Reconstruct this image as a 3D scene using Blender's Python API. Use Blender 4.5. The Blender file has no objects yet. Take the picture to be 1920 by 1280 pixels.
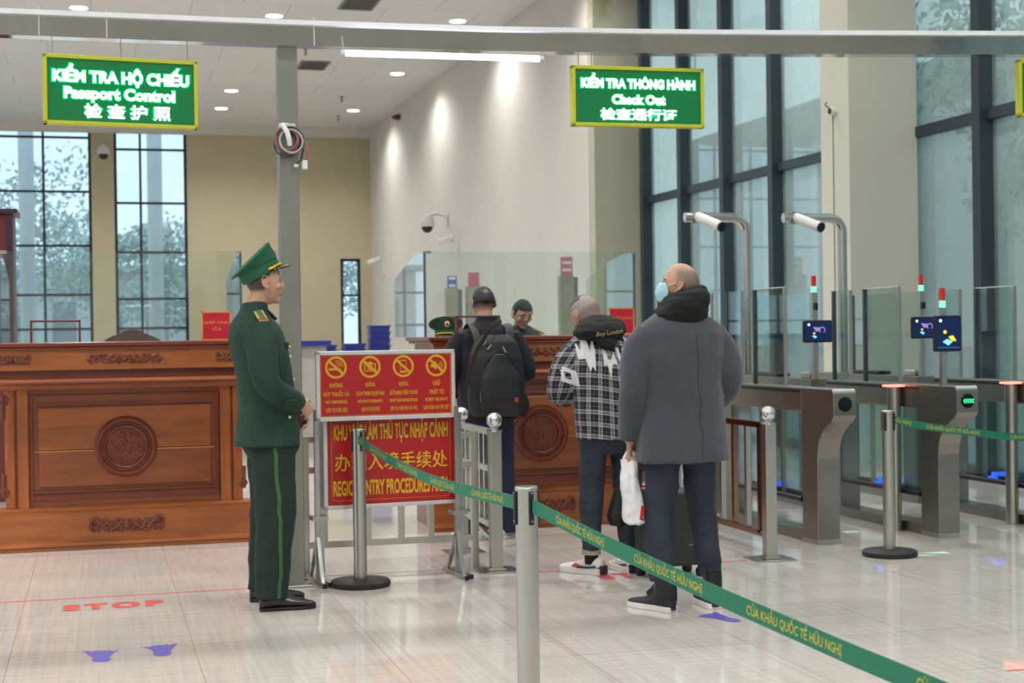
import bpy, bmesh, math, random
import numpy as np
from mathutils import Vector, Matrix, noise
from mathutils.bvhtree import BVHTree
random.seed(7)
S = bpy.context.scene
COL = S.collection
PI = math.pi

# ---------------------------------------------------------------- camera
FPX, CAM_H, YAW, PITCH, ROLL = 2850.0, 1.4, math.radians(15.3), math.radians(-0.26), 0.014
fw = Vector((math.sin(YAW) * math.cos(PITCH), math.cos(YAW) * math.cos(PITCH), math.sin(PITCH)))
r0 = Vector((math.cos(YAW), -math.sin(YAW), 0)); u0 = r0.cross(fw)
rt = (math.cos(ROLL) * r0 - math.sin(ROLL) * u0); up = (math.sin(ROLL) * r0 + math.cos(ROLL) * u0)
cam_d = bpy.data.cameras.new('camera'); cam = bpy.data.objects.new('camera', cam_d); COL.objects.link(cam)
cam.matrix_world = Matrix(((rt.x, up.x, -fw.x, 0), (rt.y, up.y, -fw.y, 0), (rt.z, up.z, -fw.z, CAM_H), (0, 0, 0, 1)))
cam_d.sensor_width = 36.0; cam_d.lens = FPX / 1920 * 36; cam_d.clip_end = 400
cam_d.dof.use_dof = True; cam_d.dof.focus_distance = 5.6; cam_d.dof.aperture_fstop = 5.6
S.camera = cam

# ---------------------------------------------------------------- light, sky, exposure
S.view_settings.view_transform = 'Standard'; S.view_settings.look = 'None'
S.view_settings.gamma = 1.0; S.view_settings.exposure = 0.5
W = bpy.data.worlds.new('sky'); S.world = W; W.use_nodes = True
nt = W.node_tree; bg = nt.nodes['Background']
tc = nt.nodes.new('ShaderNodeTexCoord'); nz = nt.nodes.new('ShaderNodeTexNoise'); cr = nt.nodes.new('ShaderNodeValToRGB')
nz.inputs['Scale'].default_value = 3.0; nz.inputs['Detail'].default_value = 3
cr.color_ramp.elements[0].color = (0.66, 0.82, 1.0, 1); cr.color_ramp.elements[1].color = (0.90, 0.97, 1.0, 1)
nt.links.new(tc.outputs['Generated'], nz.inputs['Vector']); nt.links.new(nz.outputs['Fac'], cr.inputs['Fac'])
nt.links.new(cr.outputs['Color'], bg.inputs['Color']); bg.inputs['Strength'].default_value = 1.15
try:
    S.cycles.max_bounces = 8; S.cycles.transparent_max_bounces = 24; S.cycles.diffuse_bounces = 3
    S.cycles.glossy_bounces = 4; S.cycles.caustics_reflective = False; S.cycles.caustics_refractive = False
    S.cycles.sample_clamp_indirect = 4.0
except Exception: pass

# ---------------------------------------------------------------- helpers
def lin(c):
    return tuple(((v / 255) / 12.92 if v / 255 <= 0.04045 else (((v / 255) + 0.055) / 1.055) ** 2.4) for v in c)
MATS = {}
def mat(name, rgb, rough=0.5, metal=0.0, var=0.06, scale=8.0, bump=0.0, bscale=60.0, stretch=(1, 1, 1), emit=None, estr=0.0, spec=0.5, sheen=0.0, coat=0.0):
    if name in MATS: return MATS[name]
    m = bpy.data.materials.new(name); m.use_nodes = True; n = m.node_tree.nodes; l = m.node_tree.links
    b = n['Principled BSDF']; c = lin(rgb)
    t = n.new('ShaderNodeTexCoord'); mp = n.new('ShaderNodeMapping'); mp.inputs['Scale'].default_value = stretch
    l.new(t.outputs['Object'], mp.inputs['Vector'])
    z = n.new('ShaderNodeTexNoise'); z.inputs['Scale'].default_value = scale; z.inputs['Detail'].default_value = 4
    l.new(mp.outputs['Vector'], z.inputs['Vector'])
    r = n.new('ShaderNodeValToRGB'); r.color_ramp.elements[0].position = 0.3; r.color_ramp.elements[1].position = 0.7
    r.color_ramp.elements[0].color = (*[max(0, v * (1 - var)) for v in c], 1); r.color_ramp.elements[1].color = (*[min(1, v * (1 + var)) for v in c], 1)
    l.new(z.outputs['Fac'], r.inputs['Fac']); l.new(r.outputs['Color'], b.inputs['Base Color'])
    b.inputs['Roughness'].default_value = rough; b.inputs['Metallic'].default_value = metal
    b.inputs['Specular IOR Level'].default_value = spec
    if sheen: b.inputs['Sheen Weight'].default_value = sheen
    if coat: b.inputs['Coat Weight'].default_value = coat; b.inputs['Coat Roughness'].default_value = 0.08
    if bump:
        z2 = n.new('ShaderNodeTexNoise'); z2.inputs['Scale'].default_value = bscale; z2.inputs['Detail'].default_value = 3
        l.new(mp.outputs['Vector'], z2.inputs['Vector'])
        bp = n.new('ShaderNodeBump'); bp.inputs['Strength'].default_value = bump; bp.inputs['Distance'].default_value = 0.01
        l.new(z2.outputs['Fac'], bp.inputs['Height']); l.new(bp.outputs['Normal'], b.inputs['Normal'])
    if emit:
        b.inputs['Emission Color'].default_value = (*lin(emit), 1); b.inputs['Emission Strength'].default_value = estr
    MATS[name] = m; return m
def glass(name, tint, ior=1.5, rough=0.0, haze_mix=0.0):
    m = bpy.data.materials.new(name); m.use_nodes = True; n = m.node_tree.nodes; l = m.node_tree.links
    n.remove(n['Principled BSDF']); o = n['Material Output']
    t = n.new('ShaderNodeBsdfTransparent'); t.inputs['Color'].default_value = (*tint, 1)
    g = n.new('ShaderNodeBsdfGlossy'); g.inputs['Roughness'].default_value = rough
    lw = n.new('ShaderNodeLayerWeight'); lw.inputs['Blend'].default_value = 0.5; F0 = ((ior - 1) / (ior + 1)) ** 2
    pw = n.new('ShaderNodeMath'); pw.operation = 'POWER'; pw.inputs[1].default_value = 5; l.new(lw.outputs['Facing'], pw.inputs[0])
    f = n.new('ShaderNodeMath'); f.operation = 'MULTIPLY_ADD'; f.inputs[1].default_value = 1 - F0; f.inputs[2].default_value = F0; l.new(pw.outputs[0], f.inputs[0])
    mx = n.new('ShaderNodeMixShader'); l.new(f.outputs[0], mx.inputs[0]); l.new(t.outputs[0], mx.inputs[1]); l.new(g.outputs[0], mx.inputs[2])
    if haze_mix:  # milky haze imitated by a patchy diffuse veil on the glass
        d = n.new('ShaderNodeBsdfDiffuse'); d.inputs['Color'].default_value = (0.6, 0.7, 0.7, 1)
        z = n.new('ShaderNodeTexNoise'); z.inputs['Scale'].default_value = 0.8; z.inputs['Detail'].default_value = 5
        tcn = n.new('ShaderNodeTexCoord'); l.new(tcn.outputs['Object'], z.inputs['Vector'])
        mu = n.new('ShaderNodeMath'); mu.operation = 'MULTIPLY'; mu.inputs[1].default_value = haze_mix * 2; l.new(z.outputs['Fac'], mu.inputs[0])
        m2 = n.new('ShaderNodeMixShader'); l.new(mu.outputs[0], m2.inputs[0]); l.new(mx.outputs[0], m2.inputs[1]); l.new(d.outputs[0], m2.inputs[2]); mx = m2
    l.new(mx.outputs[0], o.inputs['Surface']); MATS[name] = m; return m
def emi(name, rgb, s):
    m = bpy.data.materials.new(name); m.use_nodes = True; n = m.node_tree.nodes; l = m.node_tree.links
    n.remove(n['Principled BSDF']); e = n.new('ShaderNodeEmission'); e.inputs['Color'].default_value = (*lin(rgb), 1); e.inputs['Strength'].default_value = s
    l.new(e.outputs[0], n['Material Output'].inputs['Surface']); MATS[name] = m; return m

class MB:
    def __init__(s): s.bm = bmesh.new()
    def quadbox(s, M, sx, sy, sz):
        v = [s.bm.verts.new(M @ Vector((x * sx / 2, y * sy / 2, z * sz / 2))) for x in (-1, 1) for y in (-1, 1) for z in (-1, 1)]
        for f in ((0, 1, 3, 2), (4, 6, 7, 5), (0, 4, 5, 1), (2, 3, 7, 6), (0, 2, 6, 4), (1, 5, 7, 3)): s.bm.faces.new([v[i] for i in f])
        return s
    def box(s, x0, x1, y0, y1, z0, z1):
        return s.quadbox(Matrix.Translation(((x0 + x1) / 2, (y0 + y1) / 2, (z0 + z1) / 2)), abs(x1 - x0), abs(y1 - y0), abs(z1 - z0))
    def bar(s, a, b, w, d):
        a = Vector(a); b = Vector(b); z = (b - a); L = z.length; q = z.to_track_quat('Z', 'Y').to_matrix().to_4x4()
        return s.quadbox(Matrix.Translation((a + b) / 2) @ q, w, d, L)
    def loft(s, rings, cap=True, closed=True):
        vs = [[s.bm.verts.new(p) for p in r] for r in rings]; n = len(vs[0])
        for a, b in zip(vs, vs[1:]):
            for i in range(n if closed else n - 1):
                j = (i + 1) % n
                try: s.bm.faces.new((a[i], a[j], b[j], b[i]))
                except ValueError: pass
        if cap and closed:
            try: s.bm.faces.new(vs[0][::-1]); s.bm.faces.new(vs[-1])
            except ValueError: pass
        return s
    def tube(s, pts, rad, n=12, flat=1.0, ref=None, caps=True, round_ends=False):
        pts = [Vector(p) for p in pts]
        if not hasattr(rad, '__len__'): rad = [rad] * len(pts)
        rad = [(r if hasattr(r, '__len__') else (r, r * flat)) for r in rad]
        T = []
        for i in range(len(pts)):
            a = pts[max(0, i - 1)]; b = pts[min(len(pts) - 1, i + 1)]; T.append((b - a).normalized())
        N = Vector(ref) if ref else (Vector((0, 0, 1)) if abs(T[0].z) < 0.9 else Vector((0, 1, 0)))
        rings = []
        if round_ends:
            e = []
            for k in (0.35, 0.75): e.append(k)
        prev = None
        for i, (p, t, r) in enumerate(zip(pts, T, rad)):
            if prev is not None: N = prev
            N = (N - t * N.dot(t)); N = N.normalized() if N.length > 1e-6 else t.orthogonal().normalized()
            B = t.cross(N); prev = N
            if round_ends and i == 0:
                for k in (0.92, 0.6):
                    c = math.sqrt(1 - k * k); q = p - t * (k * min(r)); rings.append([q + N * (math.cos(2 * PI * j / n) * r[0] * c) + B * (math.sin(2 * PI * j / n) * r[1] * c) for j in range(n)])
            rings.append([p + N * (math.cos(2 * PI * j / n) * r[0]) + B * (math.sin(2 * PI * j / n) * r[1]) for j in range(n)])
            if round_ends and i == len(pts) - 1:
                for k in (0.6, 0.92):
                    c = math.sqrt(1 - k * k); q = p + t * (k * min(r)); rings.append([q + N * (math.cos(2 * PI * j / n) * r[0] * c) + B * (math.sin(2 * PI * j / n) * r[1] * c) for j in range(n)])
        return s.loft(rings, cap=caps)
    def cyl(s, a, b, r, n=24, r2=None): return s.tube([a, b], [r, r if r2 is None else r2], n)
    def lathe(s, prof, c=(0, 0, 0), n=32):
        c = Vector(c)
        return s.loft([[c + Vector((max(r, 1e-4) * math.cos(2 * PI * j / n), max(r, 1e-4) * math.sin(2 * PI * j / n), z)) for j in range(n)] for r, z in prof])
    def prism(s, poly, M, depth):
        # polygon in local XY, extruded along local Z, placed by M
        a = [s.bm.verts.new(M @ Vector((x, y, 0))) for x, y in poly]; b = [s.bm.verts.new(M @ Vector((x, y, depth))) for x, y in poly]
        n = len(poly)
        s.bm.faces.new(a[::-1]); s.bm.faces.new(b)
        for i in range(n): s.bm.faces.new((a[i], a[(i + 1) % n], b[(i + 1) % n], b[i]))
        return s
    def sph(s, c, rx, ry=None, rz=None, n=16, m=10, M=None):
        ry = ry or rx; rz = rz or rx; c = Vector(c); R = M or Matrix.Identity(3)
        rings = []
        for i in range(m + 1):
            a = -PI / 2 + PI * i / m; a = max(min(a, PI / 2 - 0.02), -PI / 2 + 0.02)
            rings.append([c + R @ Vector((rx * math.cos(a) * math.cos(2 * PI * j / n), ry * math.cos(a) * math.sin(2 * PI * j / n), rz * math.sin(a))) for j in range(n)])
        return s.loft(rings)
    def mesh(s, me):
        s.bm.from_mesh(me); return s
    def build(s, name, m, parent=None, smooth=False, bevel=0.0, loc=None, rot=None, seg=2):
        bmesh.ops.recalc_face_normals(s.bm, faces=s.bm.faces)
        if bevel:
            es = [e for e in s.bm.edges if len(e.link_faces) == 2 and e.calc_face_angle(0) > 0.5]
            try: bmesh.ops.bevel(s.bm, geom=es, offset=bevel, segments=seg, affect='EDGES', profile=0.5, clamp_overlap=True)
            except Exception: pass
        me = bpy.data.meshes.new(name); s.bm.to_mesh(me); s.bm.free()
        return link(name, me, m, parent, smooth, loc, rot)
def link(name, me, m, parent=None, smooth=False, loc=None, rot=None):
    if m is not None and not me.materials: me.materials.append(m)
    if smooth:
        me.polygons.foreach_set('use_smooth', [True] * len(me.polygons))
        if smooth != 'all':
            try: me.set_sharp_from_angle(angle=math.radians(40))
            except Exception: pass
    o = bpy.data.objects.new(name, me); COL.objects.link(o)
    if parent: o.parent = parent
    if loc is not None: o.location = loc
    if rot is not None: o.rotation_euler = rot
    return o
def tag(o, label=None, cat=None, group=None, kind=None):
    if label: o['label'] = label
    if cat: o['category'] = cat
    if group: o['group'] = group
    if kind: o['kind'] = kind
    return o
def thing(name, loc, label, cat, rz=0.0, group=None):
    o = bpy.data.objects.new(name, None); COL.objects.link(o); o.empty_display_size = 0.1
    o.location = loc; o.rotation_euler = (0, 0, rz); return tag(o, label, cat, group)
def struct(o): o['kind'] = 'structure'; return o
def copy_tree(o, parent=None):
    c = o.copy(); COL.objects.link(c)
    if parent: c.parent = parent
    for ch in list(o.children): copy_tree(ch, c)
    return c
_tcache = {}
def text_mesh(s, h, width=None, bold=0.0, depth=0.0, res=3, spacing=1.0):
    """flat lettering in local XY, centred; h = height of capital letters"""
    key = (s, bold, res, spacing)
    if key not in _tcache:
        c = bpy.data.curves.new('lettering', 'FONT'); c.body = s; c.size = 1.0; c.align_x = 'CENTER'; c.resolution_u = res
        c.offset = bold; c.space_character = spacing
        o = bpy.data.objects.new('lettering', c); COL.objects.link(o)
        dg = bpy.context.evaluated_depsgraph_get(); me = bpy.data.meshes.new_from_object(o.evaluated_get(dg))
        co = np.array([v.co[:] for v in me.vertices]); f = [tuple(p.vertices) for p in me.polygons]
        bpy.data.objects.remove(o); bpy.data.curves.remove(c)
        _tcache[key] = (co, f)
    co, f = _tcache[key]; co = co.copy()
    capH = 0.73; cjk = any(ord(ch) > 0x3000 for ch in s)
    if cjk: mid = (co[:, 1].max() + co[:, 1].min()) / 2; hh = co[:, 1].max() - co[:, 1].min()
    else: mid = capH / 2; hh = capH
    co[:, 1] = (co[:, 1] - mid) * h / hh
    w = co[:, 0].max() - co[:, 0].min(); co[:, 0] -= (co[:, 0].max() + co[:, 0].min()) / 2
    co[:, 0] *= (width / w) if width else h / hh
    co[:, 2] = 0
    return co, f
def add_text(mb, M, s, h, width=None, bold=0.0, depth=0.002, mapf=None, res=3, spacing=1.0):
    co, f = text_mesh(s, h, width, bold, res=res, spacing=spacing)
    for dz in ((0.0, depth) if depth else (0.0,)):
        P = [Vector((x, y, dz)) for x, y, _ in co]
        P = [mapf(p) for p in P] if mapf else [M @ p for p in P]
        vs = [mb.bm.verts.new(p) for p in P]
        for q in f:
            try: mb.bm.faces.new([vs[i] for i in q])
            except ValueError: pass
    return mb
FRONT = Matrix.Rotation(PI / 2, 4, 'X')      # local XY -> world XZ, local +Z -> world -Y (towards the viewer)
def front(x, y, z): return Matrix.Translation((x, y, z)) @ FRONT

# ---------------------------------------------------------------- materials
wall_cream = mat('cream wall paint', (188, 178, 148), 0.8, var=0.03, scale=1.5)
wall_white = mat('off white wall paint', (210, 207, 198), 0.7, var=0.03, scale=1.0)
col_paint = mat('warm grey column paint', (202, 201, 186), 0.6, var=0.03, scale=1.0)
dark_frame = mat('dark grey aluminium frame', (56, 68, 74), 0.4, 0.3)
black_frame = mat('black window frame', (24, 28, 32), 0.4, 0.2)
steel = mat('brushed stainless steel', (188, 186, 178), 0.30, 1.0, var=0.05, scale=30, stretch=(1, 1, 0.05), bump=0.03, bscale=80)
steel_dark = mat('brushed steel cabinet', (150, 146, 140), 0.33, 1.0, var=0.05, scale=20, stretch=(0.1, 0.1, 1), bump=0.03, bscale=100)
steel_pol = mat('polished steel', (215, 212, 205), 0.12, 1.0, var=0.03)
galv = mat('galvanised steel', (176, 180, 176), 0.28, 1.0, var=0.12, scale=5, bump=0.1, bscale=8)
alu = mat('white aluminium frame', (205, 206, 206), 0.35, 0.4)
chrome = mat('chrome', (230, 230, 230), 0.06, 1.0, var=0.0)
blk = mat('black plastic', (18, 18, 20), 0.4)
blk_rub = mat('black rubber', (28, 28, 30), 0.6)
white_pl = mat('white plastic', (215, 215, 210), 0.4)
gl_clear = glass('clear glass', (0.95, 0.985, 0.975), 1.45)
gl_screen = glass('booth glass', (0.93, 0.97, 0.96), 1.5)
gl_win = glass('window glass', (0.86, 0.95, 1.0), 1.45, haze_mix=0.12)
gl_curt = glass('tinted curtain wall glass', (0.70, 0.82, 0.80), 2.2, haze_mix=0.26)

def wood(name, a, b, sc=(1.0, 8, 8), rough=0.38, coat=0.2):
    m = bpy.data.materials.new(name); m.use_nodes = True; n = m.node_tree.nodes; l = m.node_tree.links; P = n['Principled BSDF']
    t = n.new('ShaderNodeTexCoord'); mp = n.new('ShaderNodeMapping'); mp.inputs['Scale'].default_value = sc
    l.new(t.outputs['Object'], mp.inputs['Vector'])
    z = n.new('ShaderNodeTexNoise'); z.inputs['Scale'].default_value = 2.2; z.inputs['Detail'].default_value = 8; z.inputs['Roughness'].default_value = 0.62; z.inputs['Distortion'].default_value = 0.6
    l.new(mp.outputs['Vector'], z.inputs['Vector'])
    r = n.new('ShaderNodeValToRGB'); r.color_ramp.elements[0].position = 0.32; r.color_ramp.elements[1].position = 0.68
    r.color_ramp.elements[0].color = (*lin(a), 1); r.color_ramp.elements[1].color = (*lin(b), 1)
    l.new(z.outputs['Fac'], r.inputs['Fac']); l.new(r.outputs['Color'], P.inputs['Base Color'])
    P.inputs['Roughness'].default_value = rough; P.inputs['Coat Weight'].default_value = coat; P.inputs['Coat Roughness'].default_value = 0.15
    MATS[name] = m; return m
wood_o = wood('orange brown carved wood', (140, 76, 32), (174, 100, 44))
wood_m = wood('red brown panel wood', (118, 58, 26), (150, 80, 38))
wood_mo = wood('warm brown upper board wood', (134, 68, 28), (166, 92, 42))
wood_d = wood('dark red wood moulding', (96, 36, 20), (128, 54, 28))
wood_v = wood('vertical grain pilaster wood', (140, 70, 28), (176, 98, 40), sc=(8, 8, 1.0))
wood_c = wood('carved ornament wood', (104, 46, 24), (128, 60, 32), sc=(6, 6, 6))

# floor: glossy 0.8 m tiles with fine woven streaks
def floor_mat():
    m = bpy.data.materials.new('glossy beige floor tiles'); m.use_nodes = True; n = m.node_tree.nodes; l = m.node_tree.links; P = n['Principled BSDF']
    g = n.new('ShaderNodeNewGeometry'); mp = n.new('ShaderNodeMapping'); mp.inputs['Location'].default_value = (-0.41 + 8.0, -6.31 + 16.0, 0)
    l.new(g.outputs['Position'], mp.inputs['Vector'])
    br = n.new('ShaderNodeTexBrick'); br.offset = 0.0; br.inputs['Scale'].default_value = 1.0
    br.inputs['Brick Width'].default_value = 0.8; br.inputs['Row Height'].default_value = 0.8; br.inputs['Mortar Size'].default_value = 0.0018; br.inputs['Mortar Smooth'].default_value = 0.1
    br.inputs['Color1'].default_value = (*lin((206, 200, 192)), 1); br.inputs['Color2'].default_value = (*lin((201, 195, 187)), 1); br.inputs['Mortar'].default_value = (*lin((158, 152, 146)), 1)
    l.new(mp.outputs['Vector'], br.inputs['Vector'])
    def streak(sc, s):
        q = n.new('ShaderNodeMapping'); q.inputs['Scale'].default_value = sc; l.new(g.outputs['Position'], q.inputs['Vector'])
        z = n.new('ShaderNodeTexNoise'); z.inputs['Scale'].default_value = s; z.inputs['Detail'].default_value = 3; l.new(q.outputs['Vector'], z.inputs['Vector']); return z
    a = streak((1, 0.03, 1), 45); b = streak((0.03, 1, 1), 45); c = streak((0.5, 0.5, 1), 1.3)
    ad = n.new('ShaderNodeMath'); ad.operation = 'ADD'; l.new(a.outputs['Fac'], ad.inputs[0]); l.new(b.outputs['Fac'], ad.inputs[1])
    ad2 = n.new('ShaderNodeMath'); ad2.operation = 'MULTIPLY_ADD'; ad2.inputs[1].default_value = 0.35; l.new(c.outputs['Fac'], ad2.inputs[0]); l.new(ad.outputs[0], ad2.inputs[2])
    mr = n.new('ShaderNodeMapRange'); mr.inputs['From Min'].default_value = 0.7; mr.inputs['From Max'].default_value = 1.6; mr.inputs['To Min'].default_value = 0.76; mr.inputs['To Max'].default_value = 1.10
    l.new(ad2.outputs[0], mr.inputs['Value'])
    mx = n.new('ShaderNodeMix'); mx.data_type = 'RGBA'; mx.blend_type = 'MULTIPLY'; mx.inputs['Factor'].default_value = 1.0
    cb = n.new('ShaderNodeCombineColor'); [l.new(mr.outputs[0], cb.inputs[i]) for i in range(3)]
    l.new(br.outputs['Color'], mx.inputs['A']); l.new(cb.outputs[0], mx.inputs['B']); l.new(mx.outputs['Result'], P.inputs['Base Color'])
    P.inputs['Roughness'].default_value = 0.05; P.inputs['Specular IOR Level'].default_value = 0.85
    return m
def ceil_mat():
    m = bpy.data.materials.new('white metal strip ceiling'); m.use_nodes = True; n = m.node_tree.nodes; l = m.node_tree.links; P = n['Principled BSDF']
    g = n.new('ShaderNodeNewGeometry'); br = n.new('ShaderNodeTexBrick'); br.offset = 0.5; br.inputs['Scale'].default_value = 1.0
    br.inputs['Brick Width'].default_value = 1.63; br.inputs['Row Height'].default_value = 1.35; br.inputs['Mortar Size'].default_value = 0.012; br.inputs['Mortar Smooth'].default_value = 0.2
    br.inputs['Color1'].default_value = (*lin((226, 226, 225)), 1); br.inputs['Color2'].default_value = (*lin((222, 222, 222)), 1); br.inputs['Mortar'].default_value = (*lin((196, 195, 193)), 1)
    l.new(g.outputs['Position'], br.inputs['Vector'])
    wv = n.new('ShaderNodeTexWave'); wv.bands_direction = 'Y'; wv.inputs['Scale'].default_value = 1.6; l.new(g.outputs['Position'], wv.inputs['Vector'])
    mr = n.new('ShaderNodeMapRange'); mr.inputs['To Min'].default_value = 0.95; mr.inputs['To Max'].default_value = 1.0; l.new(wv.outputs['Fac'], mr.inputs['Value'])
    cb = n.new('ShaderNodeCombineColor'); [l.new(mr.outputs[0], cb.inputs[i]) for i in range(3)]
    mx = n.new('ShaderNodeMix'); mx.data_type = 'RGBA'; mx.blend_type = 'MULTIPLY'; mx.inputs['Factor'].default_value = 1.0
    l.new(br.outputs['Color'], mx.inputs['A']); l.new(cb.outputs[0], mx.inputs['B']); l.new(mx.outputs['Result'], P.inputs['Base Color'])
    P.inputs['Roughness'].default_value = 0.45
    return m

# ---------------------------------------------------------------- the hall
YB, XW, XC, ZC, XL, YF = 40.6, 7.2, 8.0, 7.0, -13.0, -9.0
struct(MB().box(XL, XC + 0.3, YF, YB + 0.3, -0.12, 0).build('floor', floor_mat()))
struct(MB().box(XL, XC + 0.3, YF, YB + 0.3, ZC, ZC + 0.15).build('ceiling', ceil_mat()))
# back wall with window openings
wins = [(-9.3, -6.0, 0.9, 6.9), (-4.6, -0.06, 0.9, 6.9), (0.51, 2.35, 0.9, 6.9), (6.36, 6.9, 0.9, 3.5)]
mb = MB(); x = XL
for a, b, z0, z1 in wins:
    mb.box(x, a, YB, YB + 0.3, 0, ZC); mb.box(a, b, YB, YB + 0.3, 0, z0); mb.box(a, b, YB, YB + 0.3, z1, ZC); x = b
mb.box(x, XC + 0.3, YB, YB + 0.3, 0, ZC)
struct(mb.build('wall_back', wall_cream))
struct(MB().box(XL, XW, YB - 0.25, YB, 6.74, ZC).build('trim_1', wall_white))
mt = [((-8.2, -7.1), (6.62, 5.23, 3.84, 2.58, 1.7)), ((-3.5, -2.36, -1.24), (6.62, 5.23, 3.84, 2.58, 1.7)), ((1.17,), (6.34, 4.95, 3.67, 2.46, 1.7)), ((), (2.52,))]
for i, ((a, b, z0, z1), (xs, zs)) in enumerate(zip(wins, mt)):
    r = bpy.data.objects.new('window_%d' % (i + 1), None); COL.objects.link(r); struct(r); r.location = (a, YB, z0)
    f = MB(); w = 0.07; X = b - a; Z = z1 - z0
    f.box(0, w, 0.02, 0.14, 0, Z); f.box(X - w, X, 0.02, 0.14, 0, Z); f.box(0, X, 0.02, 0.14, 0, w); f.box(0, X, 0.02, 0.14, Z - w, Z)
    for q in xs: f.box(q - a - 0.03, q - a + 0.03, 0.03, 0.13, 0, Z)
    for q in zs: f.box(0, X, 0.04, 0.12, q - z0 - 0.028, q - z0 + 0.028)
    f.build('window_frame', black_frame, r)
    MB().box(w, X - w, 0.075, 0.085, w, Z - w).build('window_pane', gl_win, r)
# right side: white wall with its end pier, the square column, the curtain wall
struct(MB().box(XW, XW + 0.75, 21.8, YB, 0, ZC).build('wall_right', wall_white))
def pier_mat():
    m = mat('grey green pier paint with water stains', (186, 184, 164), 0.7, var=0.02)
    n = m.node_tree.nodes; l = m.node_tree.links; P = n['Principled BSDF']
    g = n.new('ShaderNodeNewGeometry'); z = n.new('ShaderNodeTexNoise'); z.inputs['Scale'].default_value = 2.2; z.inputs['Detail'].default_value = 6; l.new(g.outputs['Position'], z.inputs['Vector'])
    sp = n.new('ShaderNodeSeparateXYZ'); l.new(g.outputs['Position'], sp.inputs[0])
    mr = n.new('ShaderNodeMapRange'); mr.inputs['From Min'].default_value = 5.2; mr.inputs['From Max'].default_value = 6.6; l.new(sp.outputs['Z'], mr.inputs['Value'])
    r = n.new('ShaderNodeMapRange'); r.inputs['From Min'].default_value = 0.45; r.inputs['From Max'].default_value = 0.62; l.new(z.outputs['Fac'], r.inputs['Value'])
    mu = n.new('ShaderNodeMath'); mu.operation = 'MULTIPLY'; l.new(mr.outputs[0], mu.inputs[0]); l.new(r.outputs[0], mu.inputs[1])
    mx = n.new('ShaderNodeMix'); mx.data_type = 'RGBA'; mx.inputs['A'].default_value = (*lin((186, 184, 164)), 1); mx.inputs['B'].default_value = (*lin((128, 128, 92)), 1)
    l.new(mu.outputs[0], mx.inputs['Factor']); l.new(mx.outputs['Result'], P.inputs['Base Color']); return m
struct(MB().box(XW + 0.01, XC, 21.55, 21.8, 0, ZC).build('wall_pier', pier_mat()))
struct(MB().box(XW, 7.95, 13.6, 14.2, 0, ZC).build('wall_column', col_paint))
ms = [21.32] + [19.82 - 1.482 * k for k in range(0, 20)]
fr = MB()
for y in ms: fr.box(XC - 0.14, XC + 0.04, y - 0.065, y + 0.065, 0, ZC)
for z in (0.06, 3.37, 6.9): fr.box(XC - 0.07, XC + 0.04, YF, 21.55, z - 0.05, z + 0.05)
rw = bpy.data.objects.new('window_5', None); COL.objects.link(rw); struct(rw)
fr.build('window_frame', dark_frame, rw)
MB().box(XC, XC + 0.012, YF, 21.55, 0.1, 6.85).build('window_pane', gl_curt, rw)
lw_ = MB().box(XL - 0.3, XL, YF, YB, 0, 0.6).box(XL - 0.3, XL, YF, YB, 6.5, ZC)
for k in range(7): lw_.box(XL - 0.3, XL, YF + 8.1 * k - (0 if k == 0 else 0.7), YF + 8.1 * k + (0.4 if k == 0 else 0.7), 0.6, 6.5)
struct(lw_.build('wall_left', wall_cream))
for k in range(6):
    r = bpy.data.objects.new('window_%d' % (k + 6), None); COL.objects.link(r); struct(r); y0 = YF + 8.1 * k + 0.4; y1 = YF + 8.1 * (k + 1) - 0.7; f = MB()
    for q in range(6): yy = y0 + (y1 - y0) * q / 5; f.box(XL - 0.15, XL - 0.05, yy - 0.04, yy + 0.04, 0.6, 6.5)
    for q in range(5): zz = 0.64 + 5.82 * q / 4; f.box(XL - 0.14, XL - 0.06, y0, y1, zz - 0.035, zz + 0.035)
    f.build('window_frame', black_frame, r); MB().box(XL - 0.105, XL - 0.095, y0, y1, 0.6, 6.5).build('window_pane', gl_win, r)
struct(MB().box(XL, XC, YF - 0.3, YF, 0, ZC).build('wall_front', wall_white))
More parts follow.
